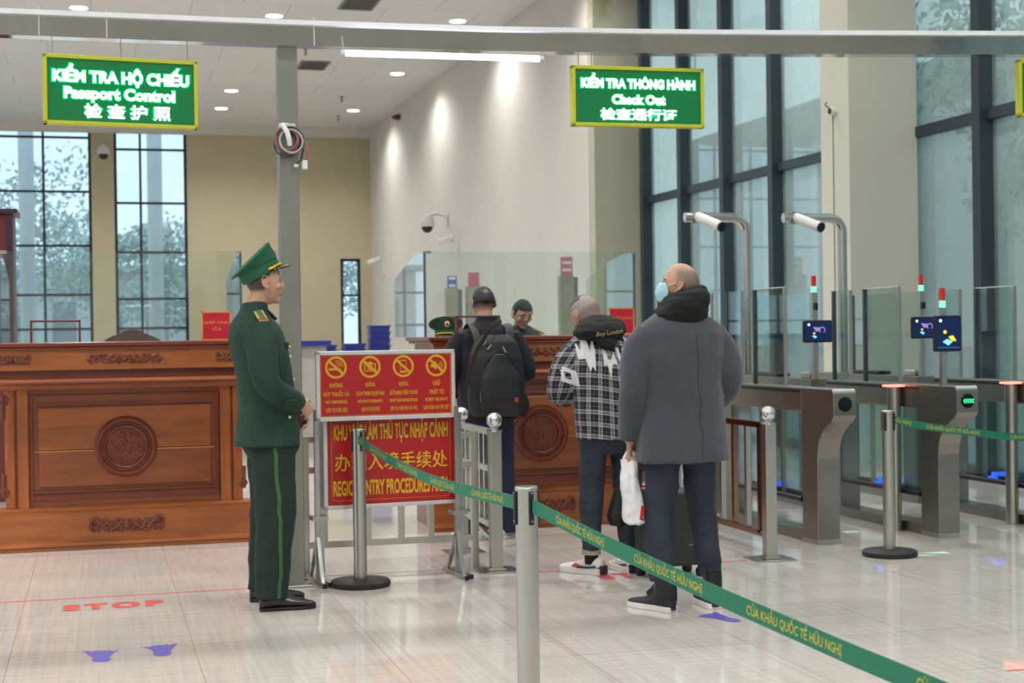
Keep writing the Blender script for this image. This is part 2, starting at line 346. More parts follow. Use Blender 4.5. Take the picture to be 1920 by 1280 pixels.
# outdoors beyond the glass
pave = mat('grey outdoor paving', (120, 124, 122), 0.8, var=0.1, scale=0.6)
struct(MB().box(-60, 60, -40, 130, -0.3, -0.14).build('ground_outside', pave))
leaf = mat('green foliage with painted haze', (172, 194, 186), 0.8, var=0.25, scale=3)  # outdoor haze painted into the pale leaf colour
bark = mat('tree bark', (140, 142, 138), 0.9)
conc = mat('pale concrete', (206, 212, 212), 0.8, var=0.06, scale=0.4)
conc2 = mat('grey green facade', (158, 172, 168), 0.8, var=0.08, scale=0.4)
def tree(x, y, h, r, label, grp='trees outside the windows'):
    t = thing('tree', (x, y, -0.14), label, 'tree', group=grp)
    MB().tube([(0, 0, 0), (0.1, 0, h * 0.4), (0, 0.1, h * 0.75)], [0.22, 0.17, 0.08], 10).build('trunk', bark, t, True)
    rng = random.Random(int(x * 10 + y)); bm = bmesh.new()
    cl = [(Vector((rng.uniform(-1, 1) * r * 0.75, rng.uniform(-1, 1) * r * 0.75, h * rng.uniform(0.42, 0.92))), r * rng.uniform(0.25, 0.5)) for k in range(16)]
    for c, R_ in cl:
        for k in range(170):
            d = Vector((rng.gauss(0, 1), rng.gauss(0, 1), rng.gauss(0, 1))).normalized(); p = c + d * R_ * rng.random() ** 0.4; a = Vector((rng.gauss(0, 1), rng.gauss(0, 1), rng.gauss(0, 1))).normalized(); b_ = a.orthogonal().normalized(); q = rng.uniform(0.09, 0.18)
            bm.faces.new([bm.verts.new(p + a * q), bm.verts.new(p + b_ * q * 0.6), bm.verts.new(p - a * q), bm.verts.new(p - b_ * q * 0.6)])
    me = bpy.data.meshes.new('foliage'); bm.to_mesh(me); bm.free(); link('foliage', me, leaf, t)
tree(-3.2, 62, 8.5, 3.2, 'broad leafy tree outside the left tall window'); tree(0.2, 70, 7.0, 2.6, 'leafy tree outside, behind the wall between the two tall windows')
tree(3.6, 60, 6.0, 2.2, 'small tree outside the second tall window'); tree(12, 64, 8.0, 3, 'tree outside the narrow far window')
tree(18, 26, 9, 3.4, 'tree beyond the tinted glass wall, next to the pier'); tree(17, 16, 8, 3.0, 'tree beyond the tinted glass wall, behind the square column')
b = thing('neighbouring_building', (1.2, 84, -0.14), 'pale building seen through the tall back windows', 'building')
MB().box(-14, 9, 0, 8, 0, 5.2).build('wall', conc, b)
for k in range(9): MB().box(-13 + 2.4 * k, -11.8 + 2.4 * k, -0.06, 0, 1.2, 3.6).build('window', mat('blue grey window openings', (120, 136, 144), 0.3), b)  # flat blue grey boxes for the window openings
MB().box(-14.4, 9.4, -0.8, 8.2, 5.2, 5.5).build('roof', conc2, b)
b = thing('canopy_column', (-1.9, 46.5, -0.14), 'round white canopy column outside the left tall window', 'column')
MB().cyl((0, 0, 0), (0, 0, 9), 0.22, 20).build('shaft', conc, b, True)
b = thing('canopy_column', (1.75, 46.5, -0.14), 'round white canopy column outside the second tall window', 'column')
MB().cyl((0, 0, 0), (0, 0, 9), 0.22, 20).build('shaft', conc, b, True)
b = thing('retaining_wall', (24, 10, -0.14), 'long grey green facade outside the tinted glass wall', 'building')
MB().box(0, 1, -30, 50, 0, 9.5).build('wall', conc2, b)
for k in range(19): MB().box(-0.05, 0, -28 + 4 * k, -26.0 + 4 * k, 1, 8).build('facade_panel', conc, b)

# ---------------------------------------------------------------- ceiling fittings
lamp_e = emi('downlight diffuser', (255, 244, 226), 9.0)
vis = {(-0.2, 26.6): 'round downlight top left, above the sign with a passport', (3.07, 26.6): 'round ceiling downlight above the steel post', (6.3, 26.4): 'round downlight above the tube lamp, near the white wall',
       (6.28, 31.94): 'round downlight just below the middle of the tube lamp', (3.03, 34.83): 'upper of the two downlights left of the steel post', (3.02, 37.54): 'lower of the two downlights left of the steel post, nearest the far wall',
       (6.22, 37.33): 'small round downlight nearest the far right corner'}
pos = list(vis) + [(x, y) for x in (-9.9, -6.65, -3.4) for y in (26.6, 31.9, 37.4)]
pos += [(x, y) for x in (-9.9, -6.65, -3.4, -0.2, 3.07, 6.3) for y in (21.2, 15.8, 10.4, 5.0, -0.4, -5.8)]
ld = bpy.data.lights.new('downlight lamp', 'SPOT'); ld.energy = 170; ld.color = (1.0, 0.98, 0.965); ld.spot_size = math.radians(150); ld.spot_blend = 0.7; ld.shadow_soft_size = 0.14
ld2 = ld.copy(); ld2.energy = 60
proto = None
for i, (x, y) in enumerate(pos):
    if proto is None:
        proto = thing('downlight', (0, 0, 0), 'x', 'ceiling light')
        MB().lathe([(0.145, 0), (0.175, -0.012), (0.18, -0.002), (0.18, 0.0)], n=28).build('trim_ring', white_pl, proto, True)
        MB().lathe([(0.0, -0.006), (0.14, -0.008), (0.14, -0.001)], n=28).build('diffuser', lamp_e, proto, True)
        d = proto
    else: d = copy_tree(proto)
    d.location = (x, y, ZC); d['label'] = vis.get((x, y), 'round ceiling downlight outside the picture, lighting the hall'); d['group'] = 'ceiling downlights'
    lo = bpy.data.objects.new('downlight_lamp', ld2 if x > 5 and y > 20 else ld); COL.objects.link(lo); lo.location = (0, 0, -0.03); lo.parent = d
for (x, y, lb) in ((4.39, 31.26, 'square grey air vent in the ceiling right of the steel post'), (4.35, 25.3, 'square grey air vent at the very top of the picture, left of the tube lamp')):
    v = thing('air_vent', (x, y, ZC), lb, 'air vent', group='ceiling vents')
    MB().box(-0.3, 0.3, -0.5, 0.5, -0.02, 0).build('frame', mat('grey vent', (120, 120, 118), 0.5), v, bevel=0.004)
    m = MB(); [m.box(-0.25, 0.25, -0.45 + 0.1 * k, -0.40 + 0.1 * k, -0.03, -0.018) for k in range(9)]
    m.build('louvre', mat('dark vent louvre', (84, 84, 84), 0.5), v)
for (x, y, lb) in ((4.0, 29.5, 'tiny sprinkler head in the ceiling right of the sign and left of the post'), (5.6, 35.2, 'tiny sprinkler head in the ceiling below the tube lamp'), (6.0, 38.3, 'tiny sprinkler head beside the downlight in the far corner')):
    v = thing('sprinkler_head', (x, y, ZC), lb, 'sprinkler', group='sprinkler heads')
    MB().lathe([(0.04, 0), (0.04, -0.02), (0.015, -0.03), (0.015, -0.1), (0.035, -0.11), (0.035, -0.12), (0.0, -0.12)], n=12).build('head', mat('dull brass', (120, 96, 70), 0.4, 0.7), v, True)
v = thing('alarm_beacon', (XW, 36.4, 6.72), 'small dark red alarm beacon high on the white wall under the ceiling', 'alarm beacon')
MB().box(-0.12, 0, -0.12, 0.12, -0.06, 0.06).build('back_box', mat('dark red plastic', (96, 44, 48), 0.4), v, bevel=0.01); MB().sph((-0.14, 0, 0), 0.06, 0.08, 0.05).build('lens', mat('red lens', (130, 40, 40), 0.2), v, True)
def dome_cam(x, y, z, rz, lb):
    v = thing('dome_camera', (x, y, z), lb, 'security camera', rz)
    MB().box(-0.09, 0.09, -0.03, 0, -0.12, 0.12).tube([(0, 0, 0.05), (0, -0.25, 0.12), (0, -0.42, 0.08), (0, -0.45, 0)], 0.035, 10).build('bracket', white_pl, v, True)
    MB().lathe([(0.0, 0.1), (0.11, 0.09), (0.15, 0.0), (0.15, -0.12), (0.0, -0.12)], (0, -0.45, -0.04), 20).build('housing', white_pl, v, True)
    MB().sph((0, -0.45, -0.17), 0.12, 0.12, 0.12).build('dome', mat('smoked dome', (24, 26, 30), 0.1), v, True)
dome_cam(XW, 31.3, 3.85, -PI / 2, 'white dome security camera on a bracket on the white wall')
dome_cam(0.25, YB, 6.3, 0, 'dome security camera on the wall between the two tall windows')
def bracket_cam(y, z, lb):
    v = thing('wall_camera', (XW, y, z), lb, 'security camera', -PI / 2, 'small cameras on the white wall')
    MB().box(-0.05, 0.05, -0.04, 0, -0.3, 0.02).tube([(0, 0, 0), (0, -0.14, 0.02)], 0.03, 8).build('bracket', white_pl, v)
    MB().quadbox(Matrix.Translation((0, -0.26, 0.06)) @ Matrix.Rotation(0.35, 4, 'X'), 0.12, 0.36, 0.11).build('camera_body', white_pl, v, bevel=0.02)
bracket_cam(30.4, 3.3, 'small bracket camera on the white wall below the dome camera'); bracket_cam(38.8, 3.3, 'smallest bracket camera, near the far corner of the white wall')
v = thing('junction_box', (XW, 13.9, 3.6), 'small round junction box with loose wires on the square column', 'junction box', -PI / 2)
MB().tube([(0, 0, 0), (0, -0.05, 0)], 0.045, 16).build('box_ring', white_pl, v, True)
MB().tube([(0, -0.051, 0), (0, -0.06, 0)], 0.03, 16).build('opening', blk, v); MB().tube([(0.0, -0.05, 0.02), (-0.05, -0.08, 0.07), (-0.04, -0.06, 0.1)], 0.006, 6).tube([(-0.03, -0.003, -0.04), (-0.03, -0.003, -2.0)], 0.004, 6).build('wire', blk, v)

# ================================================================ overhead beam, post, lamp, hanging signs
BZ0, BZ1 = 3.03, 3.145
bpts = [(-6.5, 8.55), (1.0, 8.55), (2.2, 8.5), (3.1, 8.4), (4.05, 8.25), (5.4, 8.0), (9 - 1.3, 7.5)]
r = thing('overhead_beam', (0, 0, 0), 'shiny steel box beam with a pale cable trunking running across the whole picture', 'beam')
m = MB()
for (xa, ya), (xb, yb) in zip(bpts, bpts[1:]): m.bar((xa, ya, (BZ0 + BZ1) / 2), (xb, yb, (BZ0 + BZ1) / 2), 0.10, BZ1 - BZ0)
beam_m = mat('polished beam steel', (222, 226, 224), 0.09, 1.0, var=0.08, scale=2.5, bump=0.22, bscale=1.6)
m.build('box_beam', beam_m, r)
m = MB()
for (xa, ya), (xb, yb) in zip(bpts, bpts[1:]): m.bar((xa, ya - 0.06, BZ1 + 0.008), (xb, yb - 0.06, BZ1 + 0.008), 0.03, 0.026)
m.build('cable_trunking', mat('pale grey trunking', (226, 230, 232), 0.4), r)
m = MB()
for x in (-0.27, 0.08, 1.2, 2.65, 2.8, 4.6): m.tube([(x, 8.49 - max(0, x - 2.2) * 0.11, BZ1 + 0.04), (x, 8.485 - max(0, x - 2.2) * 0.11, BZ0)], 0.003, 6)
m.build('cable_tie', white_pl, r)
r = thing('steel_post', (1.06, 8.62, 0), 'square steel post carrying the overhead beam, right behind the green uniformed officer', 'post')
MB().box(-0.055, 0.055, -0.055, 0.055, 0, BZ0).build('post_tube', mat('dull galvanised post', (150, 152, 146), 0.38, 1.0, var=0.08, scale=4, bump=0.05, bscale=20), r, bevel=0.004)
MB().box(-0.10, 0.095, -0.10, 0.10, 0, 0.012).build('foot_plate', steel, r, bevel=0.003)
for a in (-0.078, 0.078):
    for b in (-0.078, 0.078): MB().cyl((a, b, 0.012), (a, b, 0.025), 0.010, 8).build('anchor_bolt', steel, r)
r = thing('cable_coil', (1.05, 8.555, 2.5), 'coil of brown, grey and black cables hung on the steel post', 'cable coil')
rng = random.Random(3); cols = [(150, 84, 60), (70, 70, 78), (170, 168, 166), (40, 44, 46), (168, 100, 72), (96, 92, 100)]
for k in range(9):
    R_ = 0.055 + 0.022 * rng.random(); ox = rng.uniform(-0.012, 0.02); oz = rng.uniform(-0.02, 0.012); tl = rng.uniform(-0.3, 0.3)
    pts = [(ox + R_ * math.cos(a), -0.02 - 0.006 * k + 0.02 * math.sin(a + tl), oz + R_ * 1.05 * math.sin(a)) for a in [2 * PI * q / 24 for q in range(25)]]
    MB().tube(pts, 0.0055, 8).build('cable_loop', mat('cable colour %d' % (k % 6), cols[k % 6], 0.5), r, True)
MB().tube([(0.07, -0.03, 0.03), (0.10, -0.04, -0.02), (0.115, -0.04, -0.08), (0.10, -0.04, -0.125)], 0.006, 8).build('loose_end', mat('cable colour 4', cols[4]), r, True)
MB().tube([(0.07, -0.02, 0.02), (0.085, -0.03, -0.05), (0.07, -0.03, -0.11), (0.03, -0.03, -0.14)], 0.006, 8).build('loose_end', mat('cable colour 1', cols[1]), r, True)
MB().box(0.075, 0.105, -0.06, -0.03, -0.16, -0.11).box(0.03, 0.055, -0.045, -0.025, -0.148, -0.13).build('plug', white_pl, r, bevel=0.004)
MB().tube([(0, 0.0, 0.09), (-0.03, -0.05, 0.085), (-0.01, -0.085, 0.04), (0, -0.085, -0.0), (0.005, -0.07, -0.03)], 0.014, 10).box(-0.045, 0.045, -0.012, 0.0, 0.075, 0.1).build('hanging_hook', white_pl, r, True)
# tube lamp
r = thing('tube_lamp', (1.925, 8.42, 2.985), 'long lit white LED tube lamp hanging under the beam', 'lamp', -0.03)
MB().cyl((-0.56, 0, 0), (0.56, 0, 0), 0.017, 16).build('tube', emi('lit tube', (240, 232, 255), 14.0), r, True)
MB().cyl((0.56, 0, 0), (0.585, 0, 0), 0.018, 12).cyl((-0.585, 0, 0), (-0.56, 0, 0), 0.018, 12).build('end_cap', white_pl, r, True)
m = MB(); [m.tube([(q, 0, 0.015), (q, 0.06, 0.12)], 0.003, 6) for q in (-0.57, 0.57)]; m.build('hanger_wire', steel, r)

led_w = emi('white LED letters', (235, 255, 240), 5.0)
bloom_g = emi('painted green bloom', (0, 240, 120), 0.8)  # lens bloom around the letters, imitated by glowing letter copies
bloom_g2 = emi('dim painted green bloom', (0, 205, 100), 0.4)
led_bg = mat('lit green LED panel', (0, 90, 50), 0.35, emit=(0, 170, 85), estr=0.12)
sign_fr = mat('yellow green sign frame', (186, 190, 40), 0.4)
def led_sign(x0, y0, x1, y1, z0, z1, lines, label, hang):
    c = ((x0 + x1) / 2, (y0 + y1) / 2); w = math.hypot(x1 - x0, y1 - y0); h = z1 - z0; rz = math.atan2(y1 - y0, x1 - x0)
    r = thing('hanging_sign', (c[0], c[1], z0), label, 'sign', rz, 'green lit hanging signs')
    f = MB(); t = 0.02
    f.box(-w / 2, w / 2, -0.03, 0.03, 0, t).box(-w / 2, w / 2, -0.03, 0.03, h - t, h).box(-w / 2, -w / 2 + t, -0.03, 0.03, 0, h).box(w / 2 - t, w / 2, -0.03, 0.03, 0, h)
    f.build('sign_frame', sign_fr, r, bevel=0.003)
    MB().box(-w / 2 + t, w / 2 - t, -0.018, 0.025, t, h - t).build('panel', led_bg, r)
    for (s, hh, ww, cz, cx, b) in lines:
        g = MB(); add_text(g, front(cx, -0.0188, cz), s, hh, ww * 1.04, bold=b + 0.13, depth=0); g.build('painted_outer_bloom', bloom_g2, r)  # widened letter copy, glows as painted bloom
        g = MB(); add_text(g, front(cx, -0.0205, cz), s, hh, ww * 1.02, bold=b + 0.06, depth=0.0005); g.build('painted_bloom', bloom_g, r)
        g = MB(); add_text(g, front(cx, -0.024, cz), s, hh, ww, bold=b, depth=0.0005); g.build('lettering', led_w, r)
    m = MB(); [m.tube([(q, 0, h), (q, 0, BZ0 - z0)], 0.003, 6) for q in hang]; m.build('hanger_wire', steel, r)
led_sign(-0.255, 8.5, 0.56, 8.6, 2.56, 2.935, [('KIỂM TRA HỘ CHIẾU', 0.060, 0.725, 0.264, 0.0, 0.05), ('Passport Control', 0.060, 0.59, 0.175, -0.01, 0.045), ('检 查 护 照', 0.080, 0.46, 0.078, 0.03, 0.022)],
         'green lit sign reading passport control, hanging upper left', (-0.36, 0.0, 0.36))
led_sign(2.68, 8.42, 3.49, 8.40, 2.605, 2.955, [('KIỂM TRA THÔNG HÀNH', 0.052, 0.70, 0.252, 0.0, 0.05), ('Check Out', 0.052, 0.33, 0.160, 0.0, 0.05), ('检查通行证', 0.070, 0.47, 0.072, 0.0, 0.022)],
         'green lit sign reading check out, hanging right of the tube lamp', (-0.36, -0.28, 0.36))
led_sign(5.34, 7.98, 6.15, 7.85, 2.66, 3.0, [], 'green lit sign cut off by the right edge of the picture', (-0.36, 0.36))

# ================================================================ carved wooden counters
def spiral(m, cx, cz, R, turns, y, rad, sgn=1, a0=0.0, tail=None):
    pts = []
    if tail: pts.append((tail[0], y, tail[1]))
    for k in range(22):
        t = k / 21; a = a0 + sgn * turns * 2 * PI * t; q = R * (1 - 0.85 * t); pts.append((cx + q * math.cos(a), y, cz + q * math.sin(a)))
    m.tube(pts, [rad * (1 - 0.4 * i / len(pts)) for i in range(len(pts))], 8)
def carving(parent, cx, y, cz, w, h, name='carving'):
    m = MB(); k = w / 0.5; v = h / 0.1
    for s in (-1, 1):
        m.tube([(cx + s * (0.015 + 0.018 * q) * k, y, cz + 0.020 * v * math.sin(q * 1.15)) for q in range(12)], [0.009 * v - 0.0003 * q for q in range(12)], 8)
        m.tube([(cx + s * (0.02 + 0.017 * q) * k, y + 0.002, cz - 0.026 * v * math.cos(q * 0.9)) for q in range(11)], 0.006 * v, 8)
        for q in range(9):
            M = Matrix.Rotation(s * (0.9 * (-1) ** q), 3, 'Y'); m.sph((cx + s * (0.035 + 0.022 * q) * k, y, cz + 0.026 * (-1) ** q * v), 0.017 * k, 0.009, 0.007 * v, 8, 6, M)
        spiral(m, cx + s * 0.205 * k, cz + 0.012 * v, 0.033 * v, 1.4, y, 0.010 * v, -s, PI / 2, (cx + s * 0.13 * k, cz - 0.02 * v))
        spiral(m, cx + s * 0.12 * k, cz - 0.005 * v, 0.028 * v, 1.2, y, 0.009 * v, s, -PI / 2, (cx + s * 0.05 * k, cz))
        spiral(m, cx + s * 0.055 * k, cz + 0.018 * v, 0.02 * v, 1.1, y, 0.008 * v, -s, 0)
        for q, a in ((0.17, 0.5), (0.09, -0.4), (0.23, -0.8), (0.04, -1.1), (0.14, 1.0)):
            M = Matrix.Rotation(s * a, 3, 'Y'); m.sph((cx + s * q * k, y, cz + (0.02 if a > 0 else -0.022) * v), 0.026 * k, 0.010, 0.009 * v, 10, 6, M)
    m.sph((cx, y, cz), 0.024 * k, 0.016, 0.034 * v, 12, 8).sph((cx, y - 0.008, cz - 0.01 * v), 0.012 * k, 0.012, 0.014 * v, 10, 6)
    return m.build(name, wood_c, parent, True)
def counter(cx, label):
    r = thing('booth_counter', (cx, 10.65, 0), label, 'counter', group='carved booth counters'); H_ = 0.84; D = 0.75
    MB().box(-H_, H_, -0.10, D, 1.362, 1.39).box(-H_ + 0.02, H_ - 0.02, -0.085, D - 0.02, 1.34, 1.362).build('countertop', wood_d, r, bevel=0.006)
    MB().box(-H_ + 0.04, H_ - 0.04, -0.06, 0.0, 1.205, 1.34).build('upper_panel', wood_o, r)
    # sloping cornice with moulded lower edge
    MB().box(-H_ + 0.03, H_ - 0.03, -0.025, 0.0, 1.145, 1.205).build('cove', wood_d, r)  # darker wood paints in the shade of this recess
    pr = [(-0.03, 1.155), (-0.08, 1.150), (-0.115, 1.142), (-0.125, 1.125), (-0.115, 1.115), (-0.09, 1.108), (-0.06, 1.075), (0.0, 1.075), (0.0, 1.155)]
    MB().prism([(y, z) for y, z in pr], Matrix(((0, 0, 1, -H_ - 0.03), (1, 0, 0, 0), (0, 1, 0, 0), (0, 0, 0, 1))), 2 * H_ + 0.06).build('cornice', wood_m, r, bevel=0.003)
    MB().box(-H_ + 0.06, H_ - 0.06, 0.0, 0.10, 0.28, 1.08).build('front_panel', wood_m, r)
    f = MB(); a, b = -0.62, 0.62
    for e, (z0, z1) in ((0.0, (0.33, 1.04)),):
        f.box(a, b, -0.012, 0.0, z1 - 0.015, z1).box(a, b, -0.022, 0.0, z1 - 0.07, z1 - 0.058).box(a, b, -0.012, 0.0, z0, z0 + 0.05).box(a, b, -0.03, 0.0, z0 + 0.05, z0 + 0.065)
        f.box(a, a + 0.02, -0.02, 0, z0, z1).box(b - 0.02, b, -0.02, 0, z0, z1)
    f.build('panel_frame', wood_d, r, bevel=0.004)
    MB().box(a + 0.05, b - 0.05, -0.022, 0.0, 0.42, 0.655).build('lower_board', wood_m, r, bevel=0.012)
    MB().box(a + 0.05, b - 0.05, -0.022, 0.0, 0.665, 0.955).build('upper_board', wood_mo, r, bevel=0.012)
    MB().box(a + 0.03, b - 0.03, -0.024, 0.0, 0.655, 0.663).build('board_seam', mat('pale sapwood strip', (206, 138, 62), 0.35), r)
    for s in (-1, 1):
        MB().box(s * 0.63, s * 0.70, -0.03, 0, 0.28, 1.08).build('pilaster', wood_v, r, bevel=0.006)
        MB().box(s * 0.715, s * (H_ - 0.06), -0.02, 0.1, 0.28, 1.08).build('corner_board', wood_v, r, bevel=0.01)
        x = s * (H_ - 0.05); m = MB(); spiral(m, x, 1.0, 0.035, 1.2, -0.02, 0.012, s, PI / 2, (x, 0.88)); m.build('scroll_bracket', wood_c, r, True)
        m = MB(); spiral(m, x, 0.40, 0.03, 1.2, -0.02, 0.012, -s, -PI / 2, (x, 0.52)); m.build('scroll_bracket', wood_c, r, True)
        carving(r, s * 0.73, -0.068, 1.275, 0.24, 0.075)
        MB().box(s * (H_ - 0.10), s * (H_ - 0.06), 0.0, D - 0.06, 0.0, 1.34).build('side_panel', wood_m, r)
    MB().lathe([(0.0, 0.0), (0.205, 0.0), (0.205, 0.018), (0.19, 0.032), (0.172, 0.03), (0.165, 0.018), (0.15, 0.018), (0.143, 0.034), (0.13, 0.03), (0.125, 0.016), (0.0, 0.018)], n=56).build('medallion', wood_d, r, 'x', loc=(0, -0.018, 0.68), rot=(PI / 2, 0, 0))
    rg = random.Random(5); m = MB()
    for k in range(34):
        q = 0.105 * rg.random() ** 0.5; t = rg.random() * 2 * PI; m.sph((q * math.cos(t), -0.038, 0.68 + q * math.sin(t)), rg.uniform(0.008, 0.02), 0.008, rg.uniform(0.006, 0.014), 8, 6, Matrix.Rotation(rg.uniform(-1, 1), 3, 'Y'))
    for k in range(5): m.box(-0.05 + 0.022 * k, -0.04 + 0.022 * k, -0.044, -0.03, 0.56, 0.60)
    m.build('medallion_relief', wood_c, r, True)
    m = MB()
    for k in range(28): t = 2 * PI * k / 28; m.sph((0.16 * math.cos(t), -0.040, 0.68 + 0.16 * math.sin(t)), 0.011, 0.006, 0.006, 8, 5, Matrix.Rotation(-t, 3, 'Y'))
    m.build('medallion_border', wood_c, r, True)
    pr = [(0.0, 0.29), (-0.035, 0.285), (-0.05, 0.272), (-0.045, 0.258), (-0.06, 0.25), (-0.06, 0.06), (-0.085, 0.05), (-0.09, 0.03), (-0.075, 0.024), (-0.08, 0.0), (0.05, 0.0), (0.05, 0.29)]
    MB().prism(pr, Matrix(((0, 0, 1, -H_), (1, 0, 0, 0), (0, 1, 0, 0), (0, 0, 0, 1))), 2 * H_).build('base_board', wood_o, r, bevel=0.002)
    carving(r, 0.0, -0.068, 1.275, 0.50, 0.07); carving(r, 0.0, -0.068, 0.155, 0.50, 0.115)
    MB().box(-H_ + 0.1, H_ - 0.1, D - 0.5, D - 0.02, 1.345, 1.36).build('inner_shelf', wood_d, r)
    return r
counter(0.185, 'carved wooden booth counter left of the standing green uniformed officer')
counter(3.115, 'carved wooden booth counter behind the travellers, right of the red notice boards')
def glass_screen(cx, label, sign, slotx, signx):
    x0, x1 = -0.81, 0.80
    r = thing('glass_screen', (cx, 10.80, 1.39), label, 'glass screen', group='booth glass screens')
    MB().box(x0, x1, 0, 0.01, 0, 0.62).build('front_pane', gl_screen, r)
    for x, nm in ((x0, 1), (x1, 1)):
        # wing: runs back over the counter, its top corner swept down
        m = MB(); m.prism([(0, 0), (1.15, 0), (1.15, 0.46), (1.0, 0.49), (0.55, 0.575), (0.25, 0.615), (0, 0.62)], Matrix(((0, 0, 1, x - 0.005), (1, 0, 0, 0), (0, 1, 0, 0), (0, 0, 0, 1))), 0.01)
        m.build('side_pane', gl_screen, r)
        MB().box(x - 0.008, x + 0.008, -0.004, 0.012, 0, 0.62).build('corner_strip', mat('blue green glass edge', (88, 112, 122), 0.2, 0.3), r)
        MB().box(x - 0.03 if x > 0 else x, x if x > 0 else x + 0.05, -0.01, 0.015, 0.605, 0.625).build('clip', steel, r)
    f = MB(); a, b = slotx - 0.165, slotx + 0.165
    f.box(a, a + 0.014, -0.03, 0.03, 0, 0.15).box(b - 0.014, b, -0.03, 0.03, 0, 0.15).box(a, b, -0.03, 0.03, 0.138, 0.152)
    f.build('document_slot_frame', wood_d, r, bevel=0.002)
    s = thing('notice_plate', (cx + signx, 10.70, 1.39), sign, 'sign', group='red notice plates on the counters')
    MB().box(-0.1, 0.1, -0.003, 0.003, 0.0, 0.2).box(-0.1, 0.1, -0.003, 0.05, 0, 0.004).build('plate', mat('red notice plate', (206, 34, 58), 0.3), s)
    m = MB(); m.box(-0.1, 0.1, -0.005, -0.003, 0.19, 0.2).box(-0.1, 0.1, -0.005, -0.003, 0, 0.008).box(-0.1, -0.092, -0.005, -0.003, 0, 0.2).box(0.092, 0.1, -0.005, -0.003, 0, 0.2)
    m.build('border', mat('gold border', (220, 170, 70), 0.4), s)
    m = MB(); add_text(m, front(0, -0.0045, 0.122), 'NHẬP CẢNH', 0.02, 0.165, 0.012, 0.0008); add_text(m, front(0, -0.0045, 0.078), 'SỐ 8', 0.02, 0.055, 0.012, 0.0008); m.build('lettering', mat('gold lettering', (226, 160, 60), 0.4), s)
glass_screen(0.185, 'clear glass screen standing on the left booth counter', 'small red entry notice on the left counter, beside the officer', -0.45, 0.62)
glass_screen(3.115, 'clear glass screen standing on the right booth counter', 'small red entry notice on the right counter, behind the hooded plaid man', -0.42, 0.66)
r = thing('carved_chair', (0.27, 12.2, 0), 'dark carved chair whose crest shows above the left counter', 'chair')
m = MB(); pf = [(-0.22, 0.0)] + [(-0.22 + 0.44 * k / 20, 0.0 + 0.075 * math.sin(PI * k / 20) ** 0.8 + (0.016 if 7 <= k <= 13 else 0)) for k in range(21)] + [(0.22, 0.0)]
m.prism(pf, front(0, 0.02, 1.39), 0.04); m.build('crest_rail', mat('dark carved chair wood', (74, 50, 42), 0.4, bump=0.8, bscale=30), r, bevel=0.004)
dk = mat('dark chair wood', (70, 44, 34), 0.35)
MB().box(-0.2, 0.2, -0.02, 0.02, 0.5, 1.39).build('backrest', dk, r); MB().box(-0.26, 0.26, -0.5, 0.02, 0.42, 0.5).build('seat', dk, r, bevel=0.01)
for a in (-0.23, 0.23):
    for b in (-0.47, -0.01): MB().box(a - 0.025, a + 0.025, b - 0.025, b + 0.025, 0, 0.42).build('leg', dk, r)
r = thing('wooden_cabinet', (-1.25, 14, 0), 'tall dark red wooden cabinet at the left edge of the picture', 'cabinet')
MB().box(-0.8, 0.53, 0, 0.5, 0, 2.52).build('cabinet_body', mat('dark red cabinet', (104, 40, 40), 0.4), r, bevel=0.01); MB().box(0.50, 0.56, -0.02, 0.5, 0, 2.52).build('side_post', mat('near black red', (54, 34, 42), 0.4), r)
MB().box(-0.84, 0.6, -0.04, 0.54, 2.52, 2.56).build('cornice', mat('near black red', (54, 34, 42)), r)

# ================================================================ things between and behind the counters
r = thing('inspection_table', (3.9, 24, 0), 'long pale inspection table far behind the red notice boards', 'table')
MB().box(-1.6, 1.5, -0.4, 0.4, 0.88, 0.93).build('tabletop', mat('pale grey laminate', (170, 166, 160), 0.35), r, bevel=0.01)
for a in (-1.5, 1.4):
    for b in (-0.33, 0.33): MB().box(a - 0.03, a + 0.03, b - 0.03, b + 0.03, 0, 0.88).build('leg', steel, r)
MB().box(-1.55, 1.45, 0.30, 0.34, 0.2, 0.88).build('modesty_panel', mat('pale grey laminate', (170, 166, 160)), r)
tray_m = mat('blue plastic tray', (38, 52, 140), 0.4)
def tray(x, y, z, w=0.42, d=0.3, h=0.10, lb='', rot=None, name='blue_tray', grp='blue trays on the inspection table'):
    m = MB(); t = 0.012; fl_ = 0.86
    def ring(w_, d_, z_): return [Vector((a * w_ / 2, b * d_ / 2, z_)) for a, b in ((-1, -1), (1, -1), (1, 1), (-1, 1))]
    m.loft([ring(w * fl_, d * fl_, 0), ring(w, d, h), ring(w + 0.02, d + 0.02, h), ring(w + 0.02, d + 0.02, h - 0.015), ring(w, d, h - 0.02)], cap=False)
    m.loft([ring(w * fl_ - t, d * fl_ - t, t), ring(w - t, d - t, h)], cap=False); m.loft([ring(w * fl_, d * fl_, 0.001), ring(w * fl_, d * fl_, t)])
    o = m.build(name, tray_m, bevel=0.0, loc=(x, y, z), rot=rot); return tag(o, lb, 'tray', grp)
hts = ['lowest', 'second lowest', 'third from the bottom', 'middle', 'fourth from the top', 'third from the top', 'second from the top', 'topmost']
for k in range(6):
    tray(4.34, 23.9, 0.93 + 0.105 * k, 0.33, 0.28, 0.12, 'blue tray, %s of the tall stack at the right end of the table' % ['lowest', 'second lowest', 'third lowest', 'third from top', 'second from top', 'topmost'][k])
for k in range(4):
    tray(3.93, 23.85, 0.93 + 0.088 * k, 0.34, 0.28, 0.10, 'blue tray, %s of the middle low stack on the table' % ['lowest', 'second', 'third', 'topmost'][k])
    tray(3.46, 23.9, 0.93 + 0.082 * k, 0.38, 0.28, 0.10, 'blue tray, %s of the low stack left of the middle stack' % ['lowest', 'second', 'third', 'topmost'][k])
